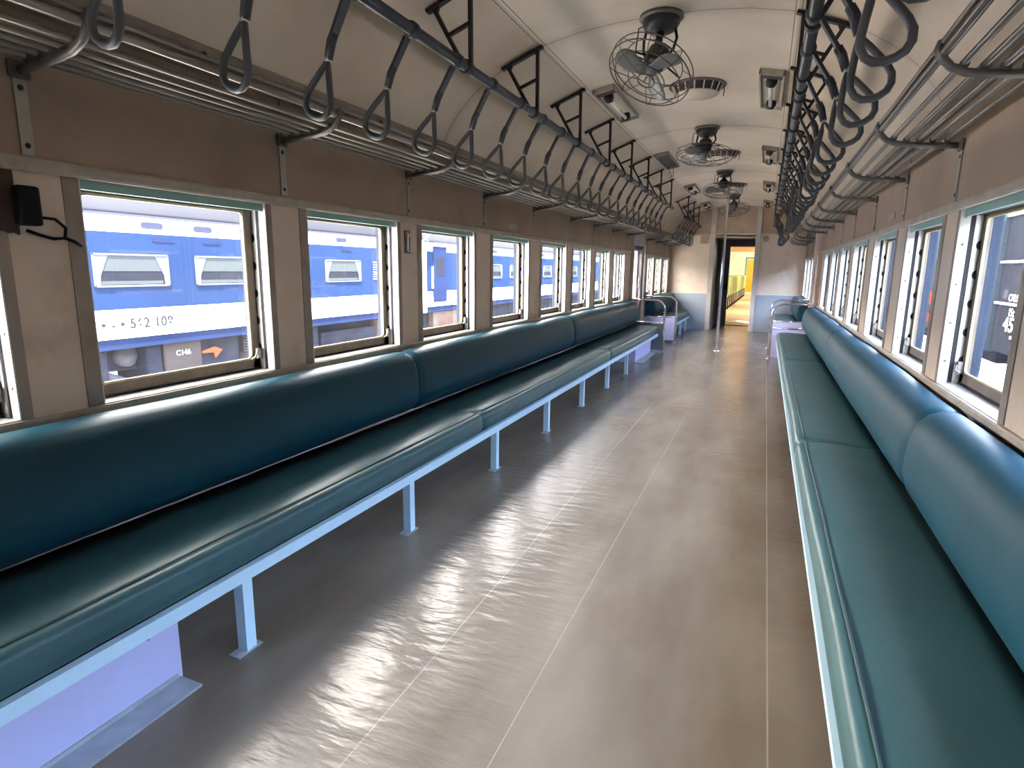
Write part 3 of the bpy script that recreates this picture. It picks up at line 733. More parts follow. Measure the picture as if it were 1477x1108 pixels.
arm(1, 9.55, 'chrome arm loop at the far end of the long right bench', (0.03, 0.36), M['lavender'])
arm(1, 10.96, 'chrome arm loop of the short right bench beyond the doorway', (0.04, 0.455), M['lavender'])

# centre pole
p = empty('grab_pole', (0.0, 10.12, 0), 'floor to ceiling steel grab pole in the middle of the vestibule', 'pole')
MB().tube([(0, 0, 0), (0, 0, 1.3), (0, 0, 2.613)], 0.021, 14).build('pole', M['chrome'], p)
MB().lathe([(0.045, 0), (0.045, 0.006), (0.026, 0.02)], n=16).build('floor_flange', M['chrome'], p)
MB().lathe([(0.045, 2.614), (0.045, 2.606), (0.026, 2.592)], n=16).build('ceiling_flange', M['chrome'], p)

# ---------------------------------------------------------------- overhead rails with ladder brackets
BX_, BZ = 0.720, 2.172
def rounded_frame_bracket(s, parent, y, locx):
    """ladder-shaped cast bracket in the transverse plane: wide at the ceiling, narrowing to the rail"""
    def zc(x): return archz(x) - 0.004
    xi, xo_ = 0.690, 0.905
    def bar_(p, q, w, d=0.008):
        p = Vector(p); q = Vector(q); t = (q - p).normalized(); nrm = Vector((-t.y, t.x)) * w / 2
        pr = [p + nrm, q + nrm, q - nrm, p - nrm]
        return [(s * v.x - locx, v.y) for v in pr]
    mb = MB()
    zt = zc(xi); zo = zc(xo_)
    A = (xi + 0.012, zt); B = (xo_ - 0.012, zo); C = (BX_ - 0.022, BZ + 0.012); D = (BX_ + 0.018, BZ + 0.012)
    def lerp(a, b, t): return (a[0] + (b[0] - a[0]) * t, a[1] + (b[1] - a[1]) * t)
    for (p_, q_, w) in ((A, C, 0.018), (B, D, 0.018), (lerp(A, C, 0.50), lerp(B, D, 0.50), 0.015)):
        mb.prism(bar_(p_, q_, w), 'y', -0.009, 0.009)
    # top flange follows the ceiling
    mb.prism(bar_((xi - 0.02, zc(xi - 0.02) - 0.006), (xo_ + 0.02, zc(xo_ + 0.02) - 0.006), 0.016), 'y', -0.016, 0.016)
    # corner gussets
    for (c0, c1, c2) in ((A, B, C), (B, A, D)):
        p1 = lerp(c0, c1, 0.22); p2 = lerp(c0, c2, 0.14)
        mb.prism([(s * c0[0] - locx, c0[1]), (s * p1[0] - locx, p1[1]), (s * p2[0] - locx, p2[1])], 'y', -0.007, 0.007)
    o = mb.build('bracket', M['iron'], parent); o.location.y = y
    cl = MB().tube([(s * BX_ - locx, -0.024, BZ), (s * BX_ - locx, 0.024, BZ)], 0.031, 12).build('clamp', M['iron'], o)
    return o
def overhead(s, ya, yb, br, label):
    r = empty('overhead_rail', (s * BX_, ya, 0), label, 'handrail')
    MB().tube([(0, 0, BZ), (0, (yb - ya) / 2, BZ), (0, yb - ya, BZ)], 0.0235, 16).build('rail', M['bar'], r)
    MB().lathe([(0.027, 0), (0.027, 0.02), (0.018, 0.03)], (0, yb - ya, BZ), (0, 1, 0), 12).build('end_cap', M['bar'], r)
    for y in br: rounded_frame_bracket(s, r, y - ya, s * BX_)
    return r
BR = [-0.99, -0.08, 0.84, 1.76, 2.68, 3.56, 4.46, 5.37, 6.29, 7.22, 8.14, 9.05]
overhead(-1, -1.2, 9.35, BR, 'long blue-grey overhead rail on ladder brackets, left side')
overhead(1, -1.2, 9.35, BR, 'long blue-grey overhead rail on ladder brackets, right side')
overhead(-1, 10.9, 13.5, [11.1, 12.0, 12.9], 'short overhead rail in the far compartment, left side')
overhead(1, 10.9, 13.5, [11.1, 12.0, 12.9], 'short overhead rail in the far compartment, right side')

# ---------------------------------------------------------------- hand straps (one prototype per side, copied)
def make_strap(s):
    t = empty('hand_strap', (s * BX_, 0, BZ), 'x', 'hand strap')
    MB().lathe([(0.0243, -0.020), (0.030, -0.019), (0.032, 0.0), (0.030, 0.019), (0.0243, 0.020), (0.0243, -0.020)], (0, 0, 0), (0, 1, 0), 16, cap=False).build('collar', M['strap'], t)
    # web wraps the rail then leans outward
    a = Vector((s * 0.0225, 0, -0.0225)); b = Vector((s * 0.095, 0, -0.150)); c = Vector((s * 0.112, 0, -0.205))
    web = MB()
    def slab(p, q, w0, w1, th, mbx):
        d = (q - p).normalized(); nn = Vector((d.z, 0, -d.x))
        vs = []
        for pp, w in ((p, w0), (q, w1)):
            for sy, sn in ((-1, -1), (1, -1), (1, 1), (-1, 1)): vs.append(pp + Vector((0, sy * w, 0)) + nn * sn * th)
        mbx.add(vs, [(0, 1, 2, 3), (4, 7, 6, 5), (0, 4, 5, 1), (1, 5, 6, 2), (2, 6, 7, 3), (3, 7, 4, 0)])
    slab(a, b, 0.018, 0.017, 0.007, web)
    web.build('web', M['strap'], t, bevel=0.002)
    sl = MB().tube([b - (b - a).normalized() * 0.03, b, c], [0.016, 0.017, 0.015], 10).build('sleeve', M['strap'], t)
    # teardrop loop lying across the car
    dz = Vector((s * 0.30, 0, -0.954)).normalized(); dx = Vector((s * 0.954, 0, 0.30)).normalized()
    H, Wd = 0.185, 0.054
    pts = []
    outline = [(0, 0.0), (0.018, -0.045), (0.036, -0.085), (0.050, -0.118), (0.056, -0.145), (0.050, -0.170), (0.034, -0.187), (0.012, -0.194),
               (-0.012, -0.194), (-0.034, -0.187), (-0.050, -0.170), (-0.056, -0.145), (-0.050, -0.118), (-0.036, -0.085), (-0.018, -0.045)]
    for x, h in outline: pts.append(c + dx * x - dz * h + Vector((0, 0.012 * math.sin(h * 12), 0)))
    lp_ = MB().tube(pts, 0.0112, 8, closed=True).build('loop', M['loop'], t)
    MB().lathe([(0.008, -0.014), (0.010, 0), (0.008, 0.014)], c, (0, 1, 0), 8).build('rivet', M['strip'], t)
    return t
def place_straps(s, ys, texts, group):
    proto = make_strap(s)
    for i, y in enumerate(ys):
        o = proto if i == 0 else copy_tree(proto)
        o.location.y = y; o.rotation_euler.y = s * random.uniform(-0.05, 0.05); o.rotation_euler.z = random.uniform(-0.10, 0.10)
        o['label'] = texts(i); o['group'] = group
SY = [1.08 + 0.377 * i for i in range(22)]
place_straps(-1, SY, lambda i: '%s grey loop hand strap from the camera on the left overhead rail' % ORD[i], 'hand straps on the long left rail')
SYR = [0.71 + 0.377 * i for i in range(23)]
place_straps(1, SYR, lambda i: '%s grey loop hand strap from the camera on the right overhead rail' % ORD[i], 'hand straps on the long right rail')
SYF = [11.0 + 0.377 * i for i in range(7)]
place_straps(-1, SYF, lambda i: '%s loop hand strap on the left rail of the far compartment' % ORD[i], 'hand straps in the far compartment, left')
place_straps(1, SYF, lambda i: '%s loop hand strap on the right rail of the far compartment' % ORD[i], 'hand straps in the far compartment, right')

# ---------------------------------------------------------------- luggage racks
def rack(s, ya, yb, brs, label):
    r = empty('luggage_rack', (s * HALF, ya, 0), label, 'luggage rack')
    def P(u, y, z): return (s * u - s * HALF, y - ya, z)
    def tube(name, u, z, rad, m): return MB().tube([P(u, ya, z), P(u, (ya + yb) / 2, z), P(u, yb, z)], rad, 10).build(name, m, r)
    tube('front_bar', 1.046, 1.872, 0.013, M['rack_metal'])
    tube('front_bar', 1.040, 1.897, 0.009, M['rack_metal'])
    for u, z in ((1.095, 1.838), (1.143, 1.829), (1.190, 1.824), (1.238, 1.820), (1.290, 1.818)):
        tube('slat', u, z, 0.0095, M['rack_metal'])
    for y in brs:
        # curved cast arm
        pts = [(1.330, 1.790), (1.30, 1.792), (1.23, 1.797), (1.16, 1.803), (1.105, 1.812), (1.065, 1.830), (1.042, 1.855), (1.032, 1.880), (1.035, 1.902)]
        mb = MB().tube([P(u, y, z) for u, z in pts], [0.013, 0.013, 0.012, 0.012, 0.012, 0.012, 0.0125, 0.015, 0.010], 10)
        for u, z in ((1.095, 1.838), (1.143, 1.829), (1.190, 1.824), (1.238, 1.820), (1.290, 1.818)):
            mb.lathe([(0.0125, -0.011), (0.0125, 0.011)], P(u, y, z - 0.004), (0, 1, 0), 10)
        a = mb.build('arm', M['rack_cast'], r)
        MB().box(*(sorted((P(1.3485, 0, 0)[0], P(1.336, 0, 0)[0]))), y - ya - 0.028, y - ya + 0.028, 1.768, 1.815).build('wall_plate', M['rack_cast'], a, bevel=0.004)
        st = MB().box(*(sorted((P(1.3485, 0, 0)[0], P(1.344, 0, 0)[0]))), y - ya - 0.017, y - ya + 0.017, 1.563, 1.768)
        st = st.build('wall_strip', M['strip'], r, bevel=0.001)
        sc = MB()
        for z in (1.59, 1.745): sc.lathe([(0.008, 0), (0.008, 0.002), (0.003, 0.004)], P(1.345, y, z), (-s, 0, 0), 8)
        sc.build('screw', M['iron'], st)
    return r
RB = [0.12, 1.14, 2.147, 3.16, 4.21, 5.26, 6.39, 7.37, 8.35, 9.30]
rack(-1, -0.95, 9.45, [-0.9] + RB, 'long steel tube luggage rack above the left windows')
rack(1, -0.95, 9.45, [-0.9] + RB, 'long steel tube luggage rack above the right windows')
rack(-1, 10.85, 13.6, [10.95, 11.9, 12.8, 13.5], 'short luggage rack in the far compartment, left side')
rack(1, 10.85, 13.6, [10.95, 11.9, 12.8, 13.5], 'short luggage rack in the far compartment, right side')

# ---------------------------------------------------------------- ceiling fans
def fan(y, nrm, cage_c, label, blade_rot, R=0.255):
    f = empty('ceiling_fan', (0, y, 2.611), label, 'ceiling fan', 'ceiling fans down the middle of the car')
    N = Vector(nrm).normalized(); C = Vector(cage_c) - Vector((0, y, 2.611))
    MB().lathe([(0.115, 0.0), (0.117, -0.018), (0.108, -0.022)], n=28).build('ceiling_ring', M['fan_canopy'], f)
    MB().lathe([(0.100, -0.018), (0.098, -0.045), (0.085, -0.070), (0.055, -0.085), (0.0, -0.088)], n=28, cap=False).build('canopy', M['fan_dark'], f)
    # yoke arms holding the motor
    mc = C - N * 0.075      # motor centre
    for sx in (-1, 1):
        MB().tube([(sx * 0.075, 0, -0.06), (sx * 0.088, 0, -0.12), (mc.x * 0.5 + sx * 0.078, mc.y * 0.5, mc.z * 0.75), (mc.x + sx * 0.05, mc.y, mc.z)], [0.008, 0.008, 0.008, 0.007], 8).build('yoke_arm', M['fan_dark'], f)
    MB().tube([(0, 0, -0.08), (mc.x * 0.3, mc.y * 0.35, -0.13), (mc.x, mc.y, mc.z + 0.02)], [0.024, 0.020, 0.022], 10).build('stem', M['fan_dark'], f)
    MB().lathe([(0.0, -0.075), (0.035, -0.072), (0.058, -0.05), (0.062, 0.0), (0.056, 0.035), (0.030, 0.052)], mc, N, 20, cap=True).build('motor', M['fan_dark'], f)
    MB().lathe([(0.034, -0.02), (0.036, 0.012), (0.024, 0.026), (0.0, 0.030)], C - N * 0.005, N, 18, cap=False).build('hub', M['fan_blade'], f)
    a = Vector((0, 0, 1)) if abs(N.z) < 0.9 else Vector((1, 0, 0))
    u = N.cross(a).normalized(); w = N.cross(u)
    def Q(r, t, h): return C + (u * math.cos(t) + w * math.sin(t)) * r + N * h
    # blades: broad rounded paddles
    for k3 in range(3):
        t0 = blade_rot + k3 * 2 * PI / 3
        secs = [(q_ * R / 0.25, h_ * R / 0.25) for q_, h_ in ((0.025, 0.030), (0.06, 0.038), (0.10, 0.050), (0.145, 0.062), (0.185, 0.060), (0.212, 0.042), (0.224, 0.018))]
        mb = MB(); vs = []
        er = u * math.cos(t0) + w * math.sin(t0); et = N.cross(er)
        for rr, hw in secs:
            for j in range(-3, 4):
                q = j / 3
                tw = 0.34 * hw * q
                vs.append(C + er * rr + et * (hw * q + 0.012) + N * (tw + 0.006 * (1 - q * q)))
        fs = [(i * 7 + j, i * 7 + j + 1, (i + 1) * 7 + j + 1, (i + 1) * 7 + j) for i in range(len(secs) - 1) for j in range(6)]
        mb.add(vs, fs, True)
        b = mb.build('blade', M['fan_blade'], f)
        sm = b.modifiers.new('thick', 'SOLIDIFY'); sm.thickness = 0.0025
    # cage: rings and ribs
    cg = MB()
    def ring(r, h, rad=0.0028): cg.tube([Q(r, 2 * PI * i / 40, h) for i in range(40)], rad, 5, closed=True)
    ring(R, 0.020, 0.0035); ring(R, -0.020, 0.003); ring(R * 0.80, 0.050); ring(R * 0.45, 0.062); ring(0.045, 0.064, 0.004); ring(R * 0.7, -0.045)
    for i in range(8):
        t = 2 * PI * i / 8 + blade_rot * 0.3
        cg.tube([Q(0.045, t, 0.064), Q(R * 0.45, t, 0.062), Q(R * 0.80, t, 0.050), Q(R * 0.96, t, 0.034), Q(R, t, 0.020), Q(R, t, -0.020), Q(R * 0.7, t, -0.045)], 0.0022, 4)
    cg.build('cage', M['fan_cage'], f)
    for i in range(4):
        t = 2 * PI * i / 4 + 0.6
        MB().tube([Q(0.05, t, -0.07), Q(R * 0.7, t, -0.045)], 0.005, 6).build('cage_arm', M['fan_dark'], f)
    # cable
    MB().tube([(-0.07, 0, -0.03), (-0.12, 0.0, -0.05), (-0.13, 0.0, -0.14), (mc.x - 0.11, mc.y, mc.z + 0.03), (mc.x - 0.05, mc.y, mc.z)], 0.0035, 6).build('cable', M['black'], f)
    return f
fan(3.58, (-0.26, -0.46, -0.85), (-0.01, 3.40, 2.285), 'nearest ceiling fan, tilted toward the camera with broad grey blades', 3.25, 0.222)
fan(6.33, (-0.05, -0.16, -0.98), (0.0, 6.22, 2.345), 'second ceiling fan, cage facing the floor', 0.6)
fan(9.05, (0.0, -0.22, -0.97), (0.0, 8.95, 2.345), 'third ceiling fan, just before the grab pole', 1.3)
fan(11.8, (0.10, -0.3, -0.95), (0.02, 11.7, 2.345), 'farthest ceiling fan, in the far compartment', 0.2)

# round ceiling ventilators
def vent(y, label):
    v = empty('ceiling_ventilator', (0.05, y, 2.614), label, 'ventilator', 'ceiling ventilators between the fans')
    MB().lathe([(0.200, 0.004), (0.206, -0.010), (0.196, -0.020), (0.184, -0.012)], n=36, cap=False).build('rim', M['fan_canopy'], v)
    MB().lathe([(0.178, 0.0), (0.150, -0.070)], n=36, cap=False).build('louvre_core', M['groove'], v)
    MB().lathe([(0.152, -0.064), (0.152, -0.072), (0.0, -0.074)], n=36, cap=False).build('disc', M['ceiling'], v)
    mb = MB()
    for i in range(16):
        t = 2 * PI * i / 16; c, s_ = math.cos(t), math.sin(t)
        mb.tube([(0.181 * c, 0.181 * s_, -0.004), (0.153 * c, 0.153 * s_, -0.068)], 0.006, 5)
    mb.tube([(0.153 * math.cos(2 * PI * i / 32), 0.153 * math.sin(2 * PI * i / 32), -0.068) for i in range(32)], 0.006, 5, closed=True)
    mb.build('louvre_cage', M['ceiling'], v)
    MB().tube([(0.186, 0.03, -0.015), (0.190, 0.028, -0.05), (0.187, 0.03, -0.085)], 0.003, 5).build('pull_wire', M['iron'], v)
vent(4.93, 'round louvred ceiling ventilator behind the nearest fan')
vent(7.68, 'round louvred ceiling ventilator behind the second fan')
vent(10.43, 'round louvred ceiling ventilator behind the third fan')

# ---------------------------------------------------------------- fluorescent lamp trays
def lamp(s, yc, label, tube=True, hinged=False):
    x = 0.568; z = archz(x)
    f = empty('strip_lamp', (s * x, yc, z), label, 'lamp', 'fluorescent lamp trays on the ceiling')
    slope = math.atan2(archz(x + 0.08) - archz(x - 0.08), 0.16)
    f.rotation_euler.y = -s * slope if True else 0
    hw, hl = 0.083, 0.46
    mb = MB(); mb.box(-hw, hw, -hl, -hl + 0.02, -0.035, 0.004); mb.box(-hw, hw, hl - 0.02, hl, -0.035, 0.004)
    mb.box(-hw, -hw + 0.014, -hl, hl, -0.035, 0.004); mb.box(hw - 0.014, hw, -hl, hl, -0.035, 0.004)
    mb.build('frame', M['lamp_frame'], f, bevel=0.003)
    MB().box(-hw + 0.014, hw - 0.014, -hl + 0.02, hl - 0.02, -0.012, -0.004).build('reflector', M['iron'] if not tube else M['ceiling'], f)
    mb = MB(); mb.box(-hw + 0.016, hw - 0.016, -hl + 0.021, -hl + 0.10, -0.034, -0.012)
    mb.build('ballast_cover', M['iron'], f)
    if tube:
        for d in (-1, 1):
            MB().lathe([(0.036, 0), (0.038, -0.03), (0.028, -0.055), (0.0, -0.06)], (0, d * 0.30, -0.012), (0, 0, 1), 12, cap=False).build('socket', M['iron'], f)
        MB().tube([(0, -0.30, -0.050), (0, 0.30, -0.050)], 0.014, 12).build('tube', M['tube'], f)
    else:
        MB().tube([(-0.03, 0.36, -0.02), (-0.035, 0.37, -0.07), (-0.02, 0.38, -0.12), (-0.03, 0.385, -0.17)], 0.003, 5).build('loose_wire', M['black'], f)
        MB().tube([(0.01, 0.36, -0.02), (0.015, 0.37, -0.07), (0.0, 0.385, -0.15)], 0.003, 5).build('loose_wire', M['black'], f)
    return f
for i, yc in enumerate((2.22, 5.02, 7.66, 10.35, 12.9)):
    lamp(-1, yc, '%s strip lamp tray from the camera on the left of the ceiling%s' % (ORD[i], ', empty' if i == 2 else ''), tube=(i != 2))
    lamp(1, yc, '%s strip lamp tray from the camera on the right of the ceiling' % ORD[i])

# ---------------------------------------------------------------- small wall fittings
o = MB().box(-1.352, -1.349, 4.66, 4.87, 1.585, 1.630).build('paper_notice', M['paper']); tag(o, 'small blank pale paper notice above the fifth left window', 'notice')
o.location.x = 0.003
o = MB().box(1.346, 1.350, 4.50, 4.70, 1.590, 1.640).build('paper_notice', M['paper']); tag(o, 'small blank pale paper notice above the right windows', 'notice')
h = empty('door_bolt', (-1.35, 3.135, 1.41), 'small white metal bolt plate on the pillar before the third full left window', 'bolt')
MB().box(0, 0.006, -0.028, 0.028, -0.065, 0.065).build('plate', M['sash'], h, bevel=0.002)
MB().tube([(0.006, -0.02, 0.055), (0.022, -0.02, 0.05), (0.022, -0.02, -0.055), (0.022, 0.02, -0.06)], 0.005, 6).build('bolt', M['alu'], h)
MB().lathe([(0.007, 0), (0.006, 0.006), (0, 0.008)], (0.006, 0.012, 0.035), (1, 0, 0), 8).build('screw', M['alu'], h)
j = empty('junction_box', (-1.35, 1.105, 1.42), 'black burnt junction box with a cable on the nearest left pillar', 'junction box')
MB().box(0, 0.045, -0.03, 0.03, -0.055, 0.055).build('box', M['black'], j, bevel=0.008)
MB().tube([(0.03, 0.03, -0.03), (0.035, 0.065, -0.032), (0.03, 0.095, -0.055), (0.012, 0.10, -0.085), (0.008, 0.07, -0.088), (0.01, 0.03, -0.078), (0.01, 0.0, -0.068)], 0.005, 6).build('cable', M['black'], j)
MB().tube([(0.012, 0.10, -0.085), (0.01, 0.125, -0.092), (0.008, 0.15, -0.105)], 0.005, 6).build('cable', M['black'], j)
# soot-blackened cover board hanging under the header at the left edge of the view
sb = MB(); random.seed(3)
edge = [(0.86, 1.515), (1.085, 1.515), (1.085, 1.345)]
y = 1.085
while y > 0.88: edge.append((y, 1.345 + random.uniform(-0.012, 0.012))); y -= 0.012
edge.append((0.86, 1.345))
sb.prism(edge, 'x', -1.349, -1.335)
o = sb.build('burnt_cover_board', M['soot']); tag(o, 'charred dark brown cover board at the top left, beside the junction box', 'cover board')

# ---------------------------------------------------------------- outside: blue coaches on the left
XT = -8.0
def coach(y0, y1, wins, label, vents_y, text=None, doors=()):
    c = empty('railway_coach', (XT, y0, 0), label, 'railway coach')
    Ln = y1 - y0
    def B(name, x0, x1, ya, yb, z0, z1, m, par=c, bev=0.0):
        return MB().box(x0, x1, ya - y0, yb - y0, z0, z1).build(name, m, par, bevel=bev)
    W = 2.8
    B('upper_band', -W, 0, y0, y1, 1.714, 1.955, M['white_ext'])
    B('blue_band', -W, 0, y0, y1, 0.609, 1.714, M['blue_ext'])
    B('lower_band', -W, 0, y0, y1, 0.188, 0.609, M['white_ext'])
    B('skirt', -W, -0.02, y0, y1, 0.03, 0.188, M['blue_skirt'])
    rp = [(0.02, 1.955), (0.0, 2.02), (-0.10, 2.16), (-0.35, 2.33), (-0.8, 2.47), (-1.4, 2.52), (-2.0, 2.47), (-2.45, 2.33), (-2.7, 2.16), (-2.8, 2.02), (-2.82, 1.955)]
    rf = MB().prism(rp, 'y', 0, Ln, smooth=True).build('roof', M['roof_ext'], c)
    B('gutter', 0.0, 0.05, y0, y1, 1.945, 1.975, M['grey_ext'], c)
    for v in vents_y:
        mb = MB(); pr = []
        for i in range(9): t = -PI / 2 + PI * i / 8; pr.append((v - y0 + 0.13 + 0.05 * math.cos(t), 1.834 + 0.05 * math.sin(t)))
        for i in range(9): t = PI / 2 + PI * i / 8; pr.append((v - y0 - 0.13 + 0.05 * math.cos(t), 1.834 + 0.05 * math.sin(t)))
        mb.prism(pr, 'x', -0.01, 0.012); mb.build('vent', M['grey_ext'], c)
        B('number_plate', 0.0, 0.008, v - 0.02, v + 0.34, 1.60, 1.66, M['blue_skirt'])
    for (a, b) in wins:
        fr = MB(); z0, z1 = 0.93, 1.41; t = 0.03
        fr.box(0, 0.02, a - y0, b - y0, z0, z0 + t); fr.box(0, 0.02, a - y0, b - y0, z1 - t, z1); fr.box(0, 0.02, a - y0, a + t - y0, z0, z1); fr.box(0, 0.02, b - t - y0, b - y0, z0, z1)
        w = fr.build('window', M['curtain'], c, bevel=0.006)
        B('glass', -0.01, 0.004, a, b, z0, z1, M['glass_ext'], w)
        B('blind', 0.004, 0.008, a + 0.03, b - 0.03, 1.16, z1 - 0.03, M['blind_ext'], w)
        B('seat_top', 0.004, 0.008, a + 0.05, b - 0.12, 0.97, 1.02, M['blind_ext'], w)
        for ys_, d in ((a + 0.03, 1), (b - 0.03, -1)):
            m = MB().prism([(ys_ - y0, z0 + t), (ys_ + d * 0.06 - y0, z0 + t), (ys_ + d * 0.07 - y0, z0 + 0.16), (ys_ + d * 0.20 - y0, z1 - t), (ys_ - y0, z1 - t)], 'x', 0.008, 0.014)
            m.build('curtain', M['curtain'], w)
    for (a, b) in doors:
        d = B('door', 0.0, 0.012, a, b, 0.30, 1.86, M['blue_skirt'], bev=0.01)
        B('door_window', 0.012, 0.018, a + 0.2, b - 0.2, 1.05, 1.55, M['glass_ext'], d)
        B('grab_handle', 0.012, 0.05, a - 0.08, a - 0.04, 0.70, 1.30, M['white_ext'], d)
    return c, B
c1, B1 = coach(-9.0, 14.0, [(0.2, 1.4), (1.9, 3.1), (3.75, 4.95), (5.58, 6.76), (7.23, 8.45), (8.95, 9.6), (10.42, 11.66)],
               'white and blue coach on the next track with curtained windows', [4.9, 6.54, 7.44, 9.2, 11.0])
mb = MB()
for i in range(8): mb.box(0.0, 0.02, 12.15 + 9, 12.95 + 9, 0.98 + i * 0.055, 0.995 + i * 0.055)
mb.build('louvre', M['white_ext'], c1)
text_part('number_lettering', '\u2022 - \u2022 562 108', 0.21, M['grey_mark'], c1, (0.006, 6.18 + 9, 0.39), (PI / 2, 0, PI / 2), bold=0.005)
# under gear of the first coach (each its own part)
def gear(name, a, b, z0, z1, m, x0=-0.9, x1=-0.15): return B1(name, x0, x1, a, b, z0, z1, m, c1, 0.03)
gear('equipment_box', 5.2, 5.75, -0.62, 0.02, M['gear'])
MB().tube([(-0.5, 5.55 + 9, -0.25), (-0.2, 5.85 + 9, -0.42), (-0.2, 6.1 + 9, -0.55)], 0.07, 8).build('pipe', M['gear_lt'], c1)
MB().lathe([(0.0, 0), (0.17, 0.0), (0.17, 0.3), (0.0, 0.3)], (-0.6, 6.15 + 9, -0.12), (1, 0, 0), 16).build('brake_cylinder', M['gear_lt'], c1)
gear('dark_box', 6.35, 6.62, -0.55, 0.02, M['gear'])
tk = gear('water_tank', 6.66, 7.36, -0.52, 0.03, M['gear_tan'])
text_part('tank_lettering', 'C146', 0.12, M['white_mark'], tk, (-0.145, 7.0 + 9, -0.16), (PI / 2, 0, PI / 2))
MB().prism([(7.36 + 9, -0.18), (7.62 + 9, -0.13), (7.78 + 9, -0.20), (7.62 + 9, -0.33), (7.60 + 9, -0.23), (7.36 + 9, -0.22)], 'x', -0.16, -0.14).build('arrow', M['orange'], c1)
gear('locker', 7.40, 8.25, -0.55, 0.02, M['gear'], -0.95, -0.25)
rd = MB()
for i in range(11): rd.box(-0.2, -0.12, 8.30 + 9, 8.50 + 9, -0.50 + i * 0.05, -0.475 + i * 0.05)
rd.build('radiator', M['gear_lt'], c1)
gear('steel_column', 8.60, 8.86, -0.55, 0.0, M['gear_lt'])
bx = gear('battery_box', 8.95, 10.3, -0.55, 0.03, M['gear'])
text_part('box_lettering', 'UR108', 0.10, M['white_mark'], bx, (-0.145, 9.5 + 9, -0.25), (PI / 2, 0, PI / 2))
for a in (10.95, 11.9):
    MB().lathe([(0.0, 0), (0.42, 0.0), (0.43, 0.02), (0.40, 0.08), (0.0, 0.1)], (-0.5, a + 9, -0.55), (1, 0, 0), 24).build('wheel', M['gear_lt'], c1)
gear('bogie_frame', 10.4, 12.4, -0.45, -0.15, M['gear'])
gear('ballast_crate', 12.5, 13.8, -0.75, 0.0, M['brick'])
B1('chassis', -2.6, -0.4, -9.0, 14.0, -0.35, 0.03, M['gear'], c1)
c2, B2 = coach(14.5, 37.0, [(16.9, 18.0), (18.7, 19.8), (20.5, 21.6), (22.3, 23.4), (24.1, 25.2), (26, 27.1), (28, 29.1), (30, 31.1)],
               'second white and blue coach farther along the next track', [17.4, 19.2, 21.0, 24.0], doors=[(14.95, 15.75)])
B2('chassis', -2.6, -0.3, 14.6, 37, -0.45, 0.03, M['gear'], c2)
B2('ballast_crate', -0.3, -0.15, 15.2, 17.5, -0.75, 0.0, M['brick'], c2)
g = empty('gangway_bellows', (XT, 14.25, 0), 'cream upright between the two blue coaches', 'gangway')
MB().box(-1.8, 0.10, -0.22, 0.22, 0.04, 1.98).build('bellows', mat('cream_bellows', (0.62, 0.55, 0.36), 0.6, var=0.05, vscale=2), g, bevel=0.03)
MB().prism([(0.05, 1.98), (0.45, 2.22), (0.60, 2.22), (0.20, 1.94)], 'x', 0.06, 0.16).build('brace', M['gear_lt'], g)

# ---------------------------------------------------------------- outside right: freight wagons
XW = 3.05
w = empty('freight_wagon', (XW, 6.0, 0), 'blue-grey freight wagon lettered 4575 outside the nearest right windows', 'freight wagon')
def BW(name, x0, x1, ya, yb, z0, z1, m, bev=0.0): return MB().box(x0, x1, ya - 6.0, yb - 6.0, z0, z1).build(name, m, w, bevel=bev)
BW('body', 0.02, 2.6, -5.0, 8.55, 0.42, 1.98, M['wagon'], 0.01)
for z in (0.955, 1.40, 1.90): BW('rib', -0.01, 0.03, -4.0, 8.45, z - 0.012, z + 0.012, M['white_mark'])
BW('end_post', -0.03, 0.08, 8.40, 8.62, 0.40, 2.0, M['wagon_lt'], 0.01)
BW('underframe', 0.3, 2.2, -4.0, 8.6, 0.18, 0.42, M['gear'])
ROTR = (PI / 2, 0, -PI / 2)
tt = text_part('lettering', '4575', 0.21, M['white_mark'], w, (-0.002, 7.74 - 6.0, 0.735), ROTR, bold=0.004); tt.scale.x = 1.35
text_part('lettering', '15t   ton', 0.12, M['white_mark'], w, (-0.002, 7.72 - 6.0, 0.868), ROTR)
tt = text_part('lettering', 'CHLLMK', 0.11, M['white_mark'], w, (-0.002, 7.78 - 6.0, 1.02), ROTR)
BW('label_plate', -0.004, 0.02, 7.70, 7.80, 0.60, 0.63, M['white_mark']); BW('label_plate', -0.004, 0.02, 7.52, 7.64, 0.585, 0.615, M['white_mark'])
for yy in (-1.5, 0.4):
    MB().lathe([(0.0, 0), (0.42, 0.0), (0.46, 0.02), (0.42, 0.10), (0.0, 0.12)], (0.45, yy - 6.0 + 3, -0.70), (1, 0, 0), 24).build('wheel', M['gear'], w)
    MB().box(0.5, 2.1, yy - 3.06, yy - 2.94, -0.75, -0.65).build('axle', M['gear'], w); MB().box(0.45, 0.60, yy - 3.2, yy - 2.8, -0.72, 0.20).build('axle_guard', M['gear'], w)
w2 = empty('freight_wagon', (XW, 8.68, 0), 'pale blue wagon with orange marks beyond the lettered wagon', 'freight wagon')
def BV(name, x0, x1, ya, yb, z0, z1, m, bev=0.0): return MB().box(x0, x1, ya - 8.68, yb - 8.68, z0, z1).build(name, m, w2, bevel=bev)
BV('body', 0.02, 2.6, 8.68, 21.0, 0.42, 1.98, M['wagon_lt'], 0.01)
for y in (9.3, 10.3, 11.9, 13.2, 14.5, 16, 17.5, 19): BV('rib', -0.05, 0.03, y, y + 0.09, 0.42, 1.98, M['wagon'])
BV('marker', -0.02, 0.02, 11.15, 11.45, 0.80, 1.0, M['orange']); BV('marker', -0.02, 0.02, 11.15, 11.45, 0.53, 0.66, M['orange'])
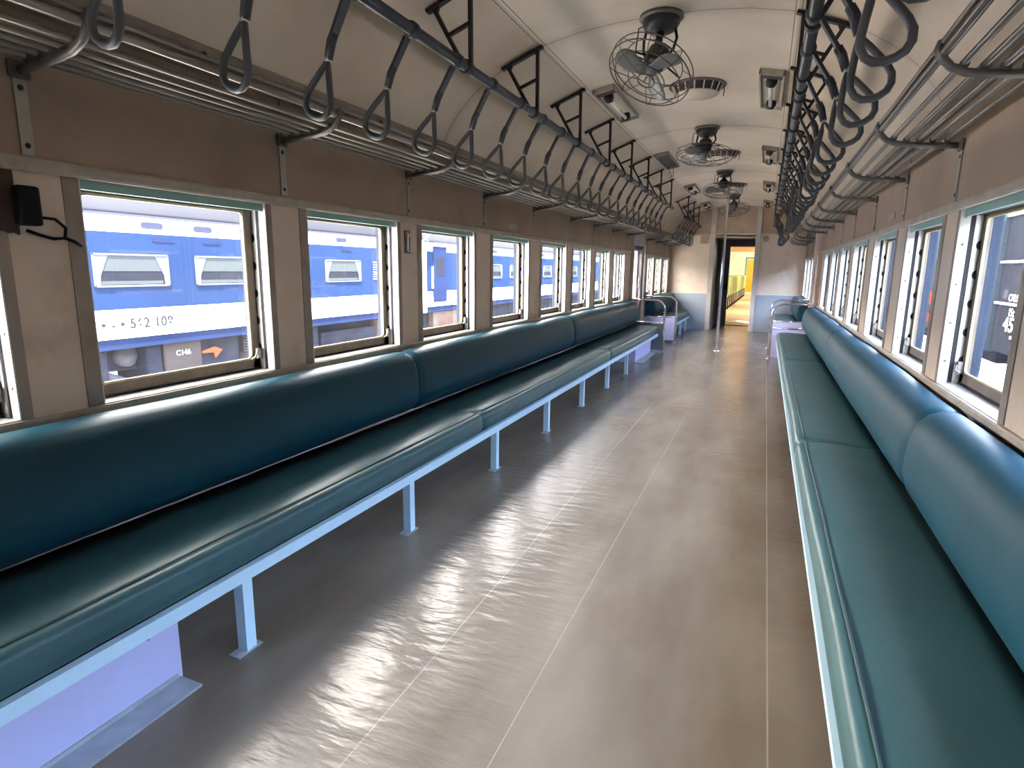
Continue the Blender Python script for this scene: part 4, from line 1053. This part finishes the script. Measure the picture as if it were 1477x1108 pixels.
for yy in (3.0, 10.0):
    MB().lathe([(0.0, 0), (0.42, 0.0), (0.46, 0.02), (0.42, 0.10), (0.0, 0.12)], (0.45, yy, -0.70), (1, 0, 0), 24).build('wheel', M['gear'], w2)
    MB().box(0.45, 0.60, yy - 0.2, yy + 0.2, -0.72, 0.20).build('axle_guard', M['gear'], w2)
BV('underframe', 0.3, 2.2, 9.1, 21, 0.18, 0.42, M['gear'])

# ground and rails
o = MB().box(-60, 60, -40, 90, -1.25, -1.15).build('ground', M['concrete']); tag(o, 'pale ballast ground of the rail yard', 'ground', kind='structure')
for x, lab in ((-6.4, 'left yard rail nearest the blue coaches'), (-3.9, 'left yard rail between the trains')):
    o = MB().box(x - 0.04, x + 0.04, -10, 60, -1.15, -1.0).build('rail', M['rust']); tag(o, 'rusty ' + lab, 'rail')

# ---------------------------------------------------------------- light
world = bpy.data.worlds.new('hazy_sky'); scene.world = world; world.use_nodes = True
nt = world.node_tree; nt.nodes.clear()
wo = nt.nodes.new('ShaderNodeOutputWorld'); bg = nt.nodes.new('ShaderNodeBackground')
sd = Vector((0.20, -0.30, 0.93)).normalized()
tc = nt.nodes.new('ShaderNodeTexCoord'); sep = nt.nodes.new('ShaderNodeSeparateXYZ'); L(nt, tc.outputs['Generated'], sep.inputs[0])
el = nt.nodes.new('ShaderNodeValToRGB')      # by sine of elevation
el.color_ramp.elements[0].position = 0.0; el.color_ramp.elements[0].color = (1, 1, 1, 1)
el.color_ramp.elements[1].position = 0.86; el.color_ramp.elements[1].color = (0.20, 0.20, 0.20, 1)
e1 = el.color_ramp.elements.new(0.64); e1.color = (1, 1, 1, 1)
e2 = el.color_ramp.elements.new(0.72); e2.color = (0.34, 0.34, 0.34, 1)
L(nt, sep.outputs[2], el.inputs[0])
az = nt.nodes.new('ShaderNodeMapRange'); az.inputs[1].default_value = -0.5; az.inputs[2].default_value = 0.5; L(nt, sep.outputs[0], az.inputs[0])
mixc = nt.nodes.new('ShaderNodeMix'); mixc.data_type = 'RGBA'; L(nt, az.outputs[0], mixc.inputs[0])
mixc.inputs[6].default_value = (1.10, 1.0, 0.90, 1); mixc.inputs[7].default_value = (0.66, 0.86, 1.22, 1)
mul = nt.nodes.new('ShaderNodeMix'); mul.data_type = 'RGBA'; mul.blend_type = 'MULTIPLY'; mul.inputs[0].default_value = 1.0
L(nt, mixc.outputs[2], mul.inputs[6]); L(nt, el.outputs[0], mul.inputs[7])
L(nt, mul.outputs[2], bg.inputs[0]); bg.inputs[1].default_value = 31.0
L(nt, bg.outputs[0], wo.inputs[0])
sl = bpy.data.lights.new('sun', 'SUN'); sl.energy = 150.0; sl.angle = math.radians(0.6); sl.color = (1.0, 0.95, 0.88)
so = bpy.data.objects.new('sun', sl); COL.objects.link(so); so.rotation_euler = (-sd).to_track_quat('-Z', 'Y').to_euler()

# ---------------------------------------------------------------- camera (solved from the photograph's vanishing points)
X_ = Vector((0.92305303, 0.38448603, 0.01198318)); D_ = Vector((0.08332072, -0.16942563, -0.98201457)); F_ = Vector((-0.37554062, 0.90744997, -0.18842449))
cam = bpy.data.cameras.new('camera'); co = bpy.data.objects.new('camera', cam); COL.objects.link(co)
U_ = -D_; Bk = -F_
mw = Matrix(((X_.x, U_.x, Bk.x, 0.635), (X_.y, U_.y, Bk.y, 0.0), (X_.z, U_.z, Bk.z, 1.26), (0, 0, 0, 1)))
co.matrix_world = mw
cam.sensor_fit = 'HORIZONTAL'; cam.sensor_width = 36.0; cam.lens = 865.0 / 1477 * 36.0; cam.clip_start = 0.02; cam.clip_end = 500
scene.camera = co

scene.view_settings.view_transform = 'Standard'; scene.view_settings.look = 'None'
scene.view_settings.gamma = 1.0; scene.view_settings.use_curve_mapping = False; scene.view_settings.exposure = 0.20
cy = scene.cycles
cy.use_denoising = True; cy.max_bounces = 10; cy.diffuse_bounces = 6; cy.glossy_bounces = 3; cy.transparent_max_bounces = 16
cy.sample_clamp_indirect = 12.0; cy.caustics_reflective = False; cy.caustics_refractive = False
